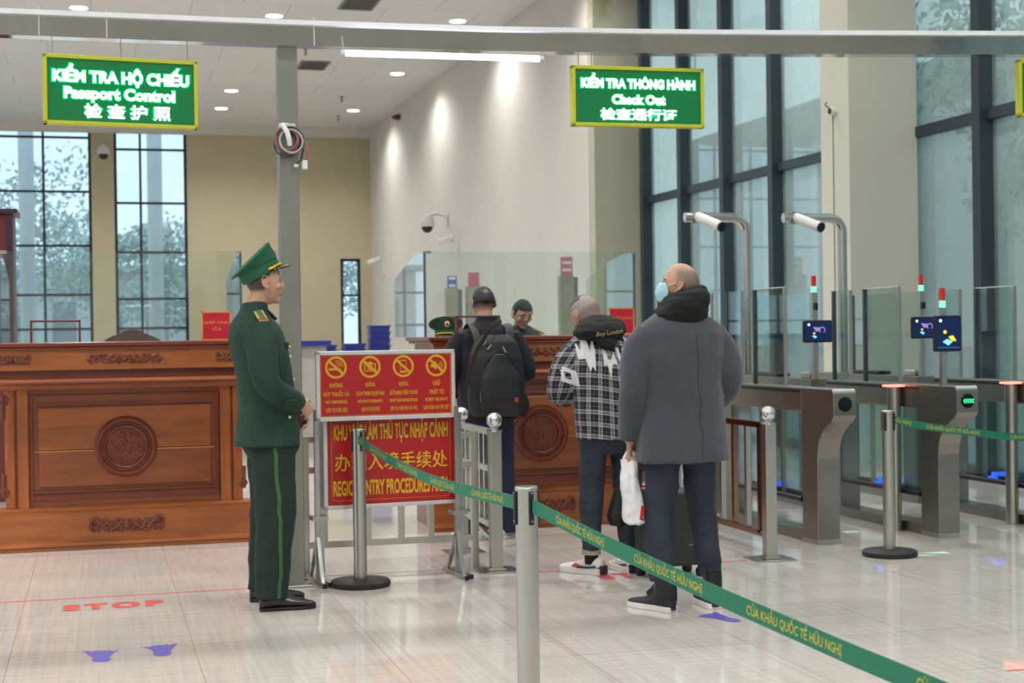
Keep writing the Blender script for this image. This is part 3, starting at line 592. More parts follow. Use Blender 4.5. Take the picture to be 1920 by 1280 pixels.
tray(3.10, 23.7, 0.93, 0.26, 0.28, 0.15, 'single blue tray just right of the steel post, left of the stacks')
o = tray(2.84, 23.9, 1.27, 0.66, 0.3, 0.09, 'tall blue tray standing on end against the steel post', rot=(0, PI / 2, 0))
r = thing('sorting_table', (2.1, 18, 0), 'low table with a blue edge behind the left counter', 'table')
MB().box(-0.9, 0.55, -0.3, 0.3, 1.3, 1.36).build('tabletop', tray_m, r); MB().box(-0.85, 0.5, -0.25, 0.25, 0, 1.3).build('table_base', mat('pale grey laminate', (170, 166, 160)), r)
for (x, w, zt, z1, c1, lb) in ((4.66, 0.22, 2.04, 2.20, (96, 116, 176), 'grey pillar stand with a small blue sheet on top'), (4.96, 0.24, 2.06, 2.25, (196, 110, 120), 'grey pillar stand with a plain pink sheet on top'), (6.28, 0.26, 2.2, 2.46, (200, 130, 142), 'wider grey pillar stand with a pink lettered sheet on top')):
    r = thing('pillar_stand', (x, 20, 0), lb, 'stand', group='pillar stands behind the right counter')
    MB().box(-w / 2, w / 2 - 0.06, -0.06, 0.06, 0, zt).build('stand_body', mat('grey green stand', (150, 150, 132), 0.5), r); MB().box(w / 2 - 0.06, w / 2, -0.05, 0.06, 0, zt - 0.02).build('side_channel', mat('grey channel', (108, 114, 116), 0.5), r)
    MB().box(-w / 2 + 0.03, w / 2 - 0.06, -0.01, 0.01, zt, z1 + 0.0).build('sheet', mat('sheet %s' % str(c1), c1, 0.6), r)
    m = MB(); zz = zt + (z1 - zt) * 0.5
    if x != 4.96:
        for k in (-1, 1): m.box(-w / 2 + 0.05, w / 2 - 0.08, -0.012, -0.01, zz + k * 0.05 - 0.018, zz + k * 0.05 + 0.018)
        m.build('printed_lines', mat('pale print', (222, 214, 222), 0.6), r)

# ================================================================ red notice boards
red_b = mat('red board enamel', (166, 22, 26), 0.35, var=0.03)
yel = mat('yellow lettering', (214, 178, 20), 0.4, var=0.02)
yel2 = mat('golden yellow print', (200, 160, 20), 0.4, var=0.02)
ry = math.radians(5)
def ring2d(m, M, r0_, r1_, y=0.0, n=36, a0=0, a1=2 * PI, th=0.001):
    for k in range(n):
        a = a0 + (a1 - a0) * k / n; b = a0 + (a1 - a0) * (k + 1) / n
        m.prism([(r0_ * math.cos(a), r0_ * math.sin(a)), (r1_ * math.cos(a), r1_ * math.sin(a)), (r1_ * math.cos(b), r1_ * math.sin(b)), (r0_ * math.cos(b), r0_ * math.sin(b))], M, th)
def rect(m, M, x0, x1, y0, y1, th=0.001): m.prism([(x0, y0), (x1, y0), (x1, y1), (x0, y1)], M, th)
r = thing('prohibition_board', (1.597, 8.575, 0.0), 'upper red board with four round prohibition symbols in a pale metal frame', 'sign', ry)
w, z0, z1 = 0.82, 0.925, 1.32
f = MB(); f.box(-w / 2, w / 2, -0.015, 0.015, z0, z0 + 0.024).box(-w / 2, w / 2, -0.015, 0.015, z1 - 0.022, z1).box(-w / 2, -w / 2 + 0.022, -0.015, 0.015, z0, z1).box(w / 2 - 0.022, w / 2, -0.015, 0.015, z0, z1)
f.build('board_frame', alu, r, bevel=0.003)
MB().box(-w / 2 + 0.02, w / 2 - 0.02, -0.008, 0.008, z0 + 0.02, z1 - 0.02).build('panel', red_b, r)
Yb = -0.0082
m = MB(); M = front(0, Yb, 0); e = w / 2 - 0.024
rect(m, M, -e, e, z1 - 0.029, z1 - 0.025); rect(m, M, -e, e, z0 + 0.027, z0 + 0.031); rect(m, M, -e, -e + 0.004, z0 + 0.027, z1 - 0.025); rect(m, M, e - 0.004, e, z0 + 0.027, z1 - 0.025); m.build('border_line', mat('orange border line', (214, 120, 24), 0.4), r)
cols4 = [(-0.295, ['KHÔNG', 'HÚT THUỐC LÁ', 'NO SMOKING', '请勿吸烟'], (0.075, 0.15, 0.125, 0.125)), (-0.097, ['KHÔNG', 'QUAY PHIM CHỤP ẢNH', 'NO PHOTOGRAPHY', '请勿拍照'], (0.055, 0.165, 0.15, 0.11)),
         (0.100, ['KHÔNG', 'SỬ DỤNG ĐIỆN THOẠI', "DON'T USE MOBILE PHONE", '请勿使用手机'], (0.055, 0.165, 0.165, 0.165)), (0.298, ['GIỮ', 'TRẬT TỰ', 'KEEP SILENT', '请保持安静'], (0.045, 0.09, 0.135, 0.165))]
zc = z1 - 0.092
for i, (cx, L4, W4) in enumerate(cols4):
    m = MB(); M = front(cx, Yb, zc); ring2d(m, M, 0.050, 0.063)
    m.prism([(-0.044, 0.030), (-0.036, 0.042), (0.044, -0.030), (0.036, -0.042)], front(cx, Yb - 0.0006, zc), 0.0012)
    if i == 0:
        rect(m, M, -0.042, 0.012, -0.016, -0.004); rect(m, M, 0.016, 0.022, -0.016, -0.004); rect(m, M, 0.026, 0.030, -0.016, -0.004)
        for q in (0.012, 0.022, 0.032): ring2d(m, front(cx + 0.006, Yb, zc + 0.006), q - 0.002, q + 0.002, n=10, a0=-0.1, a1=1.9)
    if i == 1:
        for (a, b, c, d) in ((-0.034, 0.034, -0.026, -0.020), (-0.034, 0.034, 0.014, 0.020), (-0.034, -0.028, -0.026, 0.02), (0.028, 0.034, -0.026, 0.02), (-0.014, 0.014, 0.02, 0.028)): rect(m, M, a, b, c, d)
        ring2d(m, M, 0.010, 0.016, n=20)
    if i == 2:
        for (a, b, c, d) in ((-0.019, 0.019, -0.038, -0.026), (-0.019, 0.019, 0.030, 0.036), (-0.019, -0.016, -0.038, 0.036), (0.016, 0.019, -0.038, 0.036)): rect(m, M, a, b, c, d)
    if i == 3:
        m.prism([(-0.034, -0.009), (-0.02, -0.009), (0.0, -0.026), (0.0, 0.026), (-0.02, 0.009), (-0.034, 0.009)], M, 0.001)
        for q in (0.014, 0.025, 0.036): ring2d(m, M, q - 0.002, q + 0.002, n=12, a0=-0.75, a1=0.75)
    m.build('prohibition_symbol', yel2, r)
    m = MB()
    for s_, w_, zz, hh in zip(L4, W4, (zc - 0.100, zc - 0.150, zc - 0.194, zc - 0.240), (0.024, 0.023, 0.018, 0.026)):
        add_text(m, front(cx, Yb, zz), s_, hh, w_, 0.022 if ord(s_[0]) < 0x3000 else 0.004, 0.0008)
    m.build('lettering', yel2, r)
r = thing('entry_procedures_board', (1.632, 8.637, 0.0), 'lower red board with big yellow entry procedures lettering, behind the stanchion', 'sign', ry)
w, z0, z1 = 0.80, 0.42, 1.03
f = MB(); f.box(-w / 2, w / 2, -0.015, 0.015, z0, z0 + 0.022).box(-w / 2, w / 2, -0.015, 0.015, z1 - 0.022, z1).box(-w / 2, -w / 2 + 0.022, -0.015, 0.015, z0, z1).box(w / 2 - 0.022, w / 2, -0.015, 0.015, z0, z1)
f.build('board_frame', alu, r, bevel=0.003)
MB().box(-w / 2 + 0.02, w / 2 - 0.02, -0.008, 0.008, z0 + 0.02, z1 - 0.02).build('panel', red_b, r)
m = MB(); M = front(0, Yb, 0); e = w / 2 - 0.045; zb, zt = z0 + 0.045, z1 - 0.04; rr = 0.03; k_ = 0.003
rect(m, M, -e + rr, e - rr, zb, zb + k_); rect(m, M, -e + rr, e - rr, zt - k_, zt); rect(m, M, -e, -e + k_, zb + rr, zt - rr); rect(m, M, e - k_, e, zb + rr, zt - rr)
for sx, sz, a in ((-1, 0, PI), (1, 0, 1.5 * PI), (-1, 1, 0.5 * PI), (1, 1, 0)): ring2d(m, front(sx * (e - rr), Yb, (zt - rr) if sz else (zb + rr)), rr - k_, rr, n=8, a0=a, a1=a + PI / 2)
m.build('border_line', mat('orange border line', (214, 120, 24)), r)
for s_, w_, zz, hh, b in (('KHU VỰC LÀM THỦ TỤC NHẬP CẢNH', 0.68, 0.858, 0.088, 0.022), ('办理入境手续处', 0.67, 0.684, 0.10, 0.004), ('REGION ENTRY PROCEDURES AREA', 0.69, 0.54, 0.086, 0.022)):
    m = MB(); add_text(m, front(0, Yb, zz), s_, hh, w_, b, 0.0008); m.build('lettering', yel, r)
def board_stand(x, label):
    r = thing('board_stand', (x, 8.64, 0), label, 'stand', ry, 'metal stands holding the red boards')
    MB().box(-0.013, 0.013, -0.05, -0.025, 0.02, 0.99).build('front_upright', galv, r); MB().box(0.03, 0.052, 0.02, 0.042, 0.02, 0.95).build('rear_upright', galv, r)
    MB().box(-0.012, 0.012, -0.20, 0.22, 0.0, 0.025).build('foot_bar', galv, r, bevel=0.002); MB().box(0.028, 0.052, -0.16, 0.18, 0.0, 0.025).build('foot_bar', galv, r, bevel=0.002)
    MB().bar((0, -0.15, 0.02), (0, -0.038, 0.27), 0.02, 0.02).bar((0.0, 0.15, 0.02), (0.0, -0.03, 0.27), 0.02, 0.02).build('brace', galv, r)
    MB().box(-0.013, 0.013, -0.205, -0.199, 0.0, 0.026).box(0.027, 0.053, -0.165, -0.159, 0, 0.026).build('end_cap', blk, r)
    MB().box(-0.03, 0.06, -0.055, 0.045, 0.36, 0.385).build('clamp', galv, r)
board_stand(1.192, 'thin metal stand at the left edge of the red boards'); board_stand(2.005, 'thin metal stand at the right edge of the red boards')

# ================================================================ steel railings
def ball_post(m_parent, x, y, w=0.07):
    MB().box(x - w / 2, x + w / 2, y - w / 2, y + w / 2, 0, 0.83).build('post', steel, m_parent, bevel=0.003)
    MB().box(x - 0.13, x + 0.13, y - 0.12, y + 0.12, 0, 0.008).box(x - 0.05, x + 0.05, y - 0.05, y + 0.05, 0.008, 0.02).build('foot_plate', steel, m_parent, bevel=0.003)
    MB().lathe([(0.0, 0.828), (0.05, 0.828), (0.05, 0.836), (0.022, 0.842), (0.02, 0.852), (0.0, 0.852)], (x, y, 0), 24).sph((x, y, 0.893), 0.047, n=24, m=16).build('ball_finial', chrome, m_parent, True)
r = thing('steel_railing', (2.27, 8.72, 0), 'low steel railing with two ball topped posts right of the red boards', 'railing')
ball_post(r, 0, 0); ball_post(r, 0, 0.83, 0.055)
for z in (0.82, 0.60, 0.27): MB().box(-0.02, 0.02, 0.0, 0.83, z - 0.018, z + 0.018).build('rail', steel, r, bevel=0.002)
for k in range(6): MB().box(-0.011, 0.011, 0.10 + 0.118 * k, 0.122 + 0.118 * k, 0.26, 0.82).build('baluster', steel_pol, r)
MB().bar((0, 0.03, 0.17), (0, 0.8, 0.27), 0.02, 0.02).build('brace', steel, r)
r = thing('steel_railing', (1.12, 8.92, 0), 'plain steel railing frame directly behind the red boards', 'railing')
for z in (0.18, 0.62, 0.80): MB().box(0.05, 1.07, -0.018, 0.018, z - 0.018, z + 0.018).build('rail', steel, r)
for x in (0.16, 0.42, 0.62, 0.80, 0.98): MB().box(x - 0.018, x + 0.018, -0.016, 0.016, 0.18, 0.80).build('baluster', steel, r)
for x in (0.05, 1.07): MB().box(x - 0.02, x + 0.02, -0.02, 0.02, 0, 0.82).build('post', steel, r)
r = thing('steel_railing', (3.97, 8.58, 0), 'steel railing with painted brown reflections and one ball topped post right of the grey coat man', 'railing')
ball_post(r, 0, 0)
dks = mat('steel with painted wood reflection', (150, 118, 100), 0.16, 1.0, var=0.1, scale=4)  # brown reflection of the wood painted into the steel colour
for z in (0.82, 0.15): MB().box(-0.02, 0.02, 0.0, 1.9, z - 0.018, z + 0.018).build('rail', dks, r, bevel=0.002)
MB().box(-0.02, 0.02, 0.1, 0.13, 0.15, 0.82).build('end_stile', dks, r)
MB().box(-0.012, 0.012, 0, 0.12, 0.62, 0.645).box(-0.012, 0.012, 0, 0.12, 0.33, 0.355).build('short_rail', dks, r)
for k in range(9): MB().box(-0.016, 0.016, 0.3 + 0.2 * k, 0.332 + 0.2 * k, 0.15, 0.82).build('baluster', dks if k % 2 else steel, r)
MB().box(-0.03, 0.03, 1.87, 1.93, 0, 0.84).build('end_post', steel, r)

# ================================================================ queue stanchions and belts
def stanchion(x, y, label, h=0.9, rz=0.0):
    r = thing('queue_stanchion', (x, y, 0), label, 'stanchion', rz, 'steel queue stanchions')
    MB().lathe([(0, 0), (0.165, 0), (0.168, 0.008), (0.168, 0.028), (0.158, 0.036), (0.04, 0.042), (0, 0.042)], n=48).build('base', blk_rub, r, True)
    MB().lathe([(0.0375, 0.04), (0.0375, h - 0.004), (0.0, h - 0.004)], n=32).build('pole', steel, r, True)
    MB().lathe([(0.0, h), (0.037, h), (0.0395, h - 0.003), (0.0395, h - 0.010), (0.0, h - 0.010)], n=32).build('top_cap', steel_pol, r, True)
    for k in range(4):
        a = k * PI / 2; M = Matrix.Rotation(a, 4, 'Z')
        m = MB(); m.quadbox(M @ Matrix.Translation((0.039, 0, h - 0.07)), 0.012, 0.016, 0.11); o = m.build('belt_slot', blk, r, bevel=0.003)
        m = MB(); m.quadbox(M @ Matrix.Translation((0.0455, 0, h - 0.112)), 0.003, 0.005, 0.004).quadbox(M @ Matrix.Translation((0.0455, 0, h - 0.02)), 0.003, 0.005, 0.004); m.build('screw', steel_pol, o)
    return r
stanchion(1.36, 4.82, 'nearest steel queue stanchion, its foot cut off by the bottom edge', rz=math.radians(-82 + 90 * 1))
stanchion(1.415, 8.47, 'steel queue stanchion with a black foot in front of the red boards', 0.885, rz=0.2)
stanchion(4.72, 8.46, 'steel queue stanchion with a black foot in front of the turnstiles', 0.9, rz=0.6)
stanchion(1.72, 0.35, 'steel queue stanchion out of the picture, holding the far end of the nearest belt')
stanchion(7.0, 8.58, 'steel queue stanchion out of the picture to the right, holding the right belt')
belt_m = mat('green webbing belt', (22, 112, 84), 0.7, var=0.06, scale=50, bump=0.15, bscale=400)
def belt(pts, label, starts, tl=0.385, hw=0.0235, name='queue_belt'):
    P = [Vector(p) for p in pts]
    # Catmull-Rom resample
    Q = []
    E_ = [2 * P[0] - P[1]] + P + [2 * P[-1] - P[-2]]
    for i in range(1, len(E_) - 2):
        for k in range(16):
            t = k / 16; a, b, c, d = E_[i - 1:i + 3]
            Q.append(0.5 * ((2 * b) + (c - a) * t + (2 * a - 5 * b + 4 * c - d) * t * t + (3 * b - a - 3 * c + d) * t ** 3))
    Q.append(P[-1]); cum = [0]
    for a, b in zip(Q, Q[1:]): cum.append(cum[-1] + (b - a).length)
    def at(s):
        s = max(0, min(cum[-1] - 1e-5, s)); i = int(np.searchsorted(cum, s, 'right')) - 1; i = min(i, len(Q) - 2)
        f_ = (s - cum[i]) / (cum[i + 1] - cum[i]); return Q[i].lerp(Q[i + 1], f_), (Q[min(i + 2, len(Q) - 1)] - Q[max(i - 1, 0)]).normalized()
    def fr_(p):
        c, t = at(p.x); n = t.cross(Vector((0, 0, 1))).normalized(); u = n.cross(t).normalized(); return c + u * p.y + n * p.z
    m = MB(); rings = []
    for i in range(len(Q)):
        s = cum[i]; rings.append([fr_(Vector((s, -hw, 0.0008))), fr_(Vector((s, hw, 0.0008))), fr_(Vector((s, hw, -0.0008))), fr_(Vector((s, -hw, -0.0008)))])
    m.loft(rings); o = m.build(name, belt_m); tag(o, label, 'belt barrier', 'green queue belts')
    m = MB()
    for s0 in starts:
        wd, L_ = ('CỬA KHẨU QUỐC TẾ HỮU NGHỊ', tl) if not isinstance(s0, tuple) else (s0[1], s0[2]); s0 = s0[0] if isinstance(s0, tuple) else s0
        add_text(m, None, wd, 0.023, L_, 0.006, 0, mapf=lambda p: fr_(Vector((s0 + L_ / 2 + p.x, p.y, 0.0013))), res=2)
    m.build('lettering', mat('yellow belt lettering', (196, 184, 52), 0.6), o)
belt([(1.368, 4.775, 0.838), (1.40, 4.2, 0.80), (1.442, 3.646, 0.765), (1.509, 3.109, 0.726), (1.53, 2.79, 0.714), (1.565, 2.23, 0.706), (1.62, 1.4, 0.75), (1.71, 0.40, 0.838)], 'nearest green belt with yellow lettering, running off the lower right corner', [0.225, 0.84, 1.45, 2.13, 2.8], tl=0.40)
belt([(1.405, 8.43, 0.825), (1.39, 7.4, 0.79), (1.375, 6.2, 0.785), (1.352, 4.865, 0.838)], 'green belt crossing in front of the lower red board', [(0.04, 'HỮU NGHỊ', 0.16), 0.42, 1.24, 2.02, 2.83], tl=0.50)
belt([(4.758, 8.465, 0.842), (5.0, 8.485, 0.79), (5.37, 8.50, 0.738), (5.65, 8.515, 0.702), (6.3, 8.55, 0.675), (6.955, 8.58, 0.842)], 'green belt leaving the picture at the right edge, in front of the turnstiles', [(0.005, 'HỮU NGHỊ', 0.13), 0.25, 0.87, 1.45], tl=0.39)

# ================================================================ automatic gates
led_chev = emi('green LED chevrons', (60, 240, 150), 1.6)
blue_led = emi('blue marker light', (60, 110, 255), 0.8)
red_led = emi('red strip light', (255, 120, 100), 2.6)
lamp_red = mat('red beacon segment', (200, 40, 20), 0.3, emit=(230, 60, 20), estr=0.06); lamp_grn = emi('lit green beacon segment', (110, 250, 165), 1.6)
gl_gate = glass('gate glass', (0.84, 0.92, 0.92), 1.5)
lip_m = mat('white lip of gate head', (225, 225, 220), 0.25, 0.5)
def gate(x, label, chev, red):
    r = thing('automatic_gate', (x, 8.8, 0), label, 'turnstile', group='steel turnstile cabinets'); w = 0.08
    MX = Matrix(((0, 0, 1, -w), (1, 0, 0, 0), (0, 1, 0, 0), (0, 0, 0, 1)))
    pr = [(0.02, 1.02), (0.0, 0.995), (0.0, 0.85), (0.03, 0.815), (0.09, 0.785), (0.15, 0.745), (0.20, 0.69), (0.225, 0.63), (0.235, 0.56), (0.24, 0.0), (0.46, 0.0), (0.46, 1.02)]
    MB().prism(pr, MX, 2 * w).build('front_pedestal', steel_dark, r, bevel=0.004)
    MB().box(-w - 0.002, w + 0.002, 0.235, 0.465, 0.0, 0.03).build('plinth', steel, r)
    MB().cyl((-w + 0.004, 0.022, 1.008), (w - 0.004, 0.022, 1.008), 0.016, 12).build('lip', lip_m, r, True)
    MB().cyl((0, 0.002, 0.925), (0, -0.004, 0.925), 0.048, 32).build('display', mat('black display', (6, 10, 12), 0.15), r, 'x')
    if chev:
        m = MB()
        for k in range(5):
            cx = -0.034 + 0.016 * k; M = front(cx, -0.0045, 0.925)
            m.prism([(0, 0), (0.010, 0.014), (0.017, 0.014), (0.007, 0), (0.017, -0.014), (0.010, -0.014)], M, 0.001)
        m.build('arrow_lights', led_chev, r)
    MB().box(-w, w, 0.46, 1.85, 0.86, 1.02).build('head_rail', steel_dark, r, bevel=0.006)
    MB().box(-w - 0.001, w + 0.001, 0.47, 1.84, 0.985, 1.005).build('dark_groove', blk, r)
    MB().box(-w, w, 0.46, 1.85, 0.0, 0.07).build('base_rail', steel_dark, r, bevel=0.004)
    MB().box(-w, w, 1.62, 1.85, 0.07, 0.86).build('rear_pedestal', steel_dark, r)
    for s in (-1, 1):
        MB().box(s * (w - 0.012), s * (w - 0.004), 0.46, 1.62, 0.28, 0.86).build('infill_glass', gl_gate, r)
    m = MB(); m.box(-0.012, 0.012, 0.9, 0.93, 0.28, 0.86).box(-0.012, 0.012, 1.25, 1.28, 0.28, 0.86); m.build('inner_stile', steel, r)
    MB().cyl((-w + 0.01, 0.47, 0.275), (-w + 0.01, 1.6, 0.275), 0.02, 12).cyl((w - 0.01, 0.47, 0.275), (w - 0.01, 1.6, 0.275), 0.02, 12).build('lower_rail', blk, r, True)
    MB().box(-w, w, 1.02, 1.06, 0.31, 0.34).box(-w - 0.004, -w, 0.98, 1.10, 0.296, 0.31).build('marker_light', blue_led, r)
    if red:
        MB().cyl((-0.13, 0.72, 0), (-0.13, 0.72, 1.0), 0.045, 20).build('round_column', steel, r, True)
        MB().box(-0.20, 0.04, 0.66, 0.76, 1.0, 1.014).build('red_light', red_led, r, bevel=0.004)
    # rear unit
    MB().box(-w, w, 2.1, 3.9, 0.90, 1.02).build('rear_head_rail', steel_dark, r, bevel=0.006); MB().box(-w, w, 2.1, 3.9, 0, 0.07).build('rear_base_rail', steel_dark, r)
    for a in (2.1, 3.68): MB().box(-w, w, a, a + 0.22, 0.07, 0.9).build('rear_unit_pedestal', steel_dark, r)
    MB().box(-0.01, 0.01, 2.32, 3.68, 0.25, 0.9).build('rear_infill_glass', gl_gate, r)
    MB().box(-0.06, 0.06, 2.75, 3.25, 1.02, 1.05).build('card_reader', blk, r, bevel=0.01); MB().box(-0.05, 0.05, 2.2, 2.36, 1.02, 1.07).build('sensor_cap', steel, r, bevel=0.015)
    # tall glass wings
    for (a, b) in ((0.86, 1.36), (1.58, 1.85), (2.15, 3.3)):
        MB().box(-0.005, 0.005, a, b, 1.02, 1.70).build('wing_glass', gl_gate, r)
        MB().box(-0.012, 0.012, a - 0.008, a + 0.008, 1.02, 1.70).build('wing_edge', steel, r); MB().box(-0.014, 0.014, b - 0.012, b + 0.012, 1.02, 1.70).build('wing_edge', mat('dark wing edge', (84, 88, 88), 0.4, 0.5), r)
        if a < 1: MB().box(-0.01, 0.01, a - 0.005, b, 1.698, 1.706).build('wing_top', lip_m, r)
    return r
gate(4.605, 'steel turnstile cabinet with an unlit black display, nearest the grey coat man', False, False)
gate(5.49, 'steel turnstile cabinet with green arrow lights in its round display', True, True)
gate(6.42, 'steel turnstile cabinet with a red light at the right edge of the picture', True, True)
scr_bg = emi('lit dark blue screen', (26, 40, 74), 0.9)
def screen_pole(x, y, z0, zl, sz, w, h, kind, label):
    r = thing('gate_monitor', (x, y, z0), label, 'monitor', group='monitors on the turnstiles')
    MB().box(-0.018, 0.018, 0.0, 0.036, 0, zl - 0.10 - z0).build('pole', steel, r)
    MB().cyl((0, 0.018, zl - 0.10 - z0), (0, 0.018, zl - 0.055 - z0), 0.021, 16).build('green_beacon', lamp_grn, r, True); MB().cyl((0, 0.018, zl - 0.055 - z0), (0, 0.018, zl + 0.03 - z0), 0.019, 16).build('red_beacon', lamp_red, r, True)
    if kind: MB().box(-0.014, 0.014, -0.03, 0.0, 1.56 - z0, 1.615 - z0).build('small_camera', blk, r, bevel=0.004)
    b = MB().box(-w / 2, w / 2, -0.05, -0.02, sz - h / 2 - z0, sz + h / 2 - z0).build('screen_case', blk, r, bevel=0.012)
    MB().box(-w / 2 + 0.014, w / 2 - 0.014, -0.0515, -0.05, sz - h / 2 + 0.014 - z0, sz + h / 2 - 0.014 - z0).build('screen', scr_bg, b)
    c = sz - z0; Y = -0.0517
    g = MB(); ring2d(g, front(-w / 2 + 0.045, Y, c + h / 2 - 0.035), 0.0, 0.011, n=16); g.build('white_icon', emi('screen white', (235, 240, 250), 1.0), b)
    if kind:
        g = MB(); ring2d(g, front(0.035, Y, c + 0.01), 0.018, 0.026, n=20, a0=-0.9, a1=4.0); g.prism([(-0.045, 0.035), (0.015, 0.03), (0.01, 0.0), (-0.02, 0.0)], front(0, Y, c), 0.001); g.build('head_picture', emi('screen lilac', (150, 130, 190), 0.9), b)
        g = MB(); ring2d(g, front(-0.035, Y, c - 0.015), 0.0, 0.009, n=12); g.build('yellow_icon', emi('screen yellow', (220, 215, 60), 1.0), b)
        g = MB(); g.prism([(-0.055, -0.035), (-0.03, -0.03), (-0.01, -0.045), (-0.03, -0.055)], front(0, Y, c), 0.001); g.build('passport_picture', emi('screen cyan', (130, 215, 235), 1.0), b)
    else:
        g = MB(); ring2d(g, front(-0.025, Y, c + 0.01), 0.0, 0.013, n=12); g.prism([(0.0, -0.02), (0.035, -0.012), (0.06, -0.05), (0.02, -0.05)], front(0, Y, c), 0.001); g.build('yellow_icon', emi('screen yellow', (220, 215, 60), 1.0), b)
        g = MB(); g.prism([(-0.045, -0.055), (-0.01, -0.035), (0.03, -0.055), (0.0, -0.08)], front(0, Y - 0.0003, c), 0.001); g.build('passport_picture', emi('screen cyan', (130, 215, 235), 1.0), b)
        g = MB(); g.box(-w / 2 + 0.02, w / 2 - 0.02, Y - 0.0005, Y, c - h / 2 + 0.025, c - h / 2 + 0.03); g.build('status_line', emi('screen blue', (60, 110, 170), 0.8), b)
screen_pole(5.455, 10.9, 1.02, 1.80, 1.392, 0.25, 0.175, True, 'wide monitor under a red and green beacon, left of the other two')
screen_pole(6.40, 10.9, 1.02, 1.805, 1.41, 0.25, 0.175, True, 'wide monitor half hidden behind the upright monitor')
screen_pole(5.445, 9.0, 1.02, 1.64, 1.367, 0.205, 0.24, False, 'upright monitor with a yellow and blue picture, nearest of the three')
def arch(x, label):
    r = thing('camera_arch', (x, 12.3, 1.02), label, 'camera pole', group='steel camera arches'); R_ = 0.12; H_ = 1.375; L_ = 0.57
    pts = [(0, 0, 0), (0, 0, H_ - R_)] + [(-R_ + R_ * math.cos(a), 0, H_ - R_ + R_ * math.sin(a)) for a in (0.3, 0.6, 0.9, 1.2, PI / 2)] + [(-L_, 0, H_)]
    MB().tube(pts, 0.042, 18, ref=(0, 1, 0)).build('bent_pipe', mat('bright steel pipe', (205, 202, 196), 0.2, 1.0), r, True)
    MB().cyl((-L_ + 0.07, 0, H_), (-L_ + 0.15, 0, H_), 0.055, 18).build('clamp_ring', steel_dark, r, True)
    a = Vector((-L_ + 0.11, -0.03, H_ + 0.0)); d = Vector((0.10, -0.26, -0.10)).normalized()
    c = MB().cyl(a, a + d * 0.3, 0.045, 20).build('camera_tube', white_pl, r, True); MB().cyl(a + d * 0.3, a + d * 0.315, 0.043, 20).build('lens', blk, c, True)
arch(5.50, 'bent steel pipe with a white tube camera, left of the two arches'); arch(6.43, 'bent steel pipe with a white tube camera in front of the square column')

# ================================================================ floor markings
red_t = mat('red floor paint', (206, 84, 74), 0.4); blu_t = mat('violet blue footprint vinyl', (92, 82, 172), 0.4)
tag(MB().box(-3.0, 0.98, 8.58, 8.605, 0.0003, 0.0012).build('floor_line', red_t), 'thin red line on the floor in front of the left counter', 'floor marking')
tag(MB().box(2.42, 3.82, 8.57, 8.595, 0.0003, 0.0012).build('floor_line', red_t), 'thin red line on the floor behind the plaid man and the suitcase', 'floor marking')
def flat_word(x, y, w, h, lb):
    m = MB(); add_text(m, Matrix.Translation((x, y, 0.0006)), 'STOP', h, w, 0.07, 0.0008, spacing=1.35); tag(m.build('floor_word', red_t), lb, 'floor marking', 'red stop words on the floor')
flat_word(0.07, 8.30, 0.52, 0.17, 'red word stop on the floor below the left counter'); flat_word(3.02, 8.30, 0.52, 0.17, 'red word stop on the floor beside the feet of the plaid man')
def footprint(x, y, rz, s, lb):
    m = MB(); P = [(-0.03, -0.115), (0.0, -0.13), (0.03, -0.12), (0.042, -0.08), (0.036, -0.03), (0.048, 0.03), (0.062, 0.07), (0.078, 0.095), (0.066, 0.10), (0.050, 0.088), (0.044, 0.115), (0.032, 0.118), (0.026, 0.096), (0.016, 0.125), (0.002, 0.128), (-0.004, 0.10), (-0.016, 0.13), (-0.032, 0.13), (-0.036, 0.10), (-0.056, 0.135), (-0.078, 0.13), (-0.064, 0.09), (-0.056, 0.05), (-0.036, -0.02), (-0.04, -0.07)]
    m.prism([(a * s, b) for a, b in P], Matrix.Translation((x, y, 0.0005)) @ Matrix.Rotation(rz, 4, 'Z'), 0.0008)
    tag(m.build('footprint_sticker', blu_t), lb, 'floor marking', 'violet footprints on the floor')
footprint(0.0, 6.98, 0.0, 1, 'left of the two violet footprints near the bottom left'); footprint(0.265, 7.02, 0.0, -1, 'right of the two violet footprints near the bottom left')
footprint(2.93, 6.90, 0.3, -1, 'violet footprint just in front of the right shoe of the grey coat man')
m = MB(); m.prism([(-0.14, -0.06), (0.12, -0.06), (0.14, 0.06), (-0.12, 0.06)], Matrix.Translation((4.98, 8.43, 0.0004)), 0.0006); o = m.build('floor_sticker', mat('white vinyl', (214, 222, 214), 0.4)); tag(o, 'white floor sticker with a green arrow beside the right stanchion', 'floor marking')
m = MB(); m.prism([(-0.13, 0.05), (-0.06, 0.05), (0.13, -0.055), (0.04, -0.055)], Matrix.Translation((4.98, 8.43, 0.0011)), 0.0005); m.build('green_arrow', mat('green vinyl', (40, 140, 100), 0.4), o)
m = MB(); m.prism([(-0.06, -0.05), (0.07, -0.05), (0.06, 0.05), (-0.05, 0.04)], Matrix.Translation((5.03, 9.55, 0.0004)), 0.0006); tag(m.build('floor_sticker', mat('white vinyl', (214, 222, 214), 0.4)), 'small white sticker on the floor between the first two turnstiles', 'floor marking')
m = MB(); m.box(3.56, 3.8, 5.44, 5.455, 0.0003, 0.001); tag(m.build('floor_tape', red_t), 'scrap of pale red tape on the floor at the lower right edge', 'floor marking')

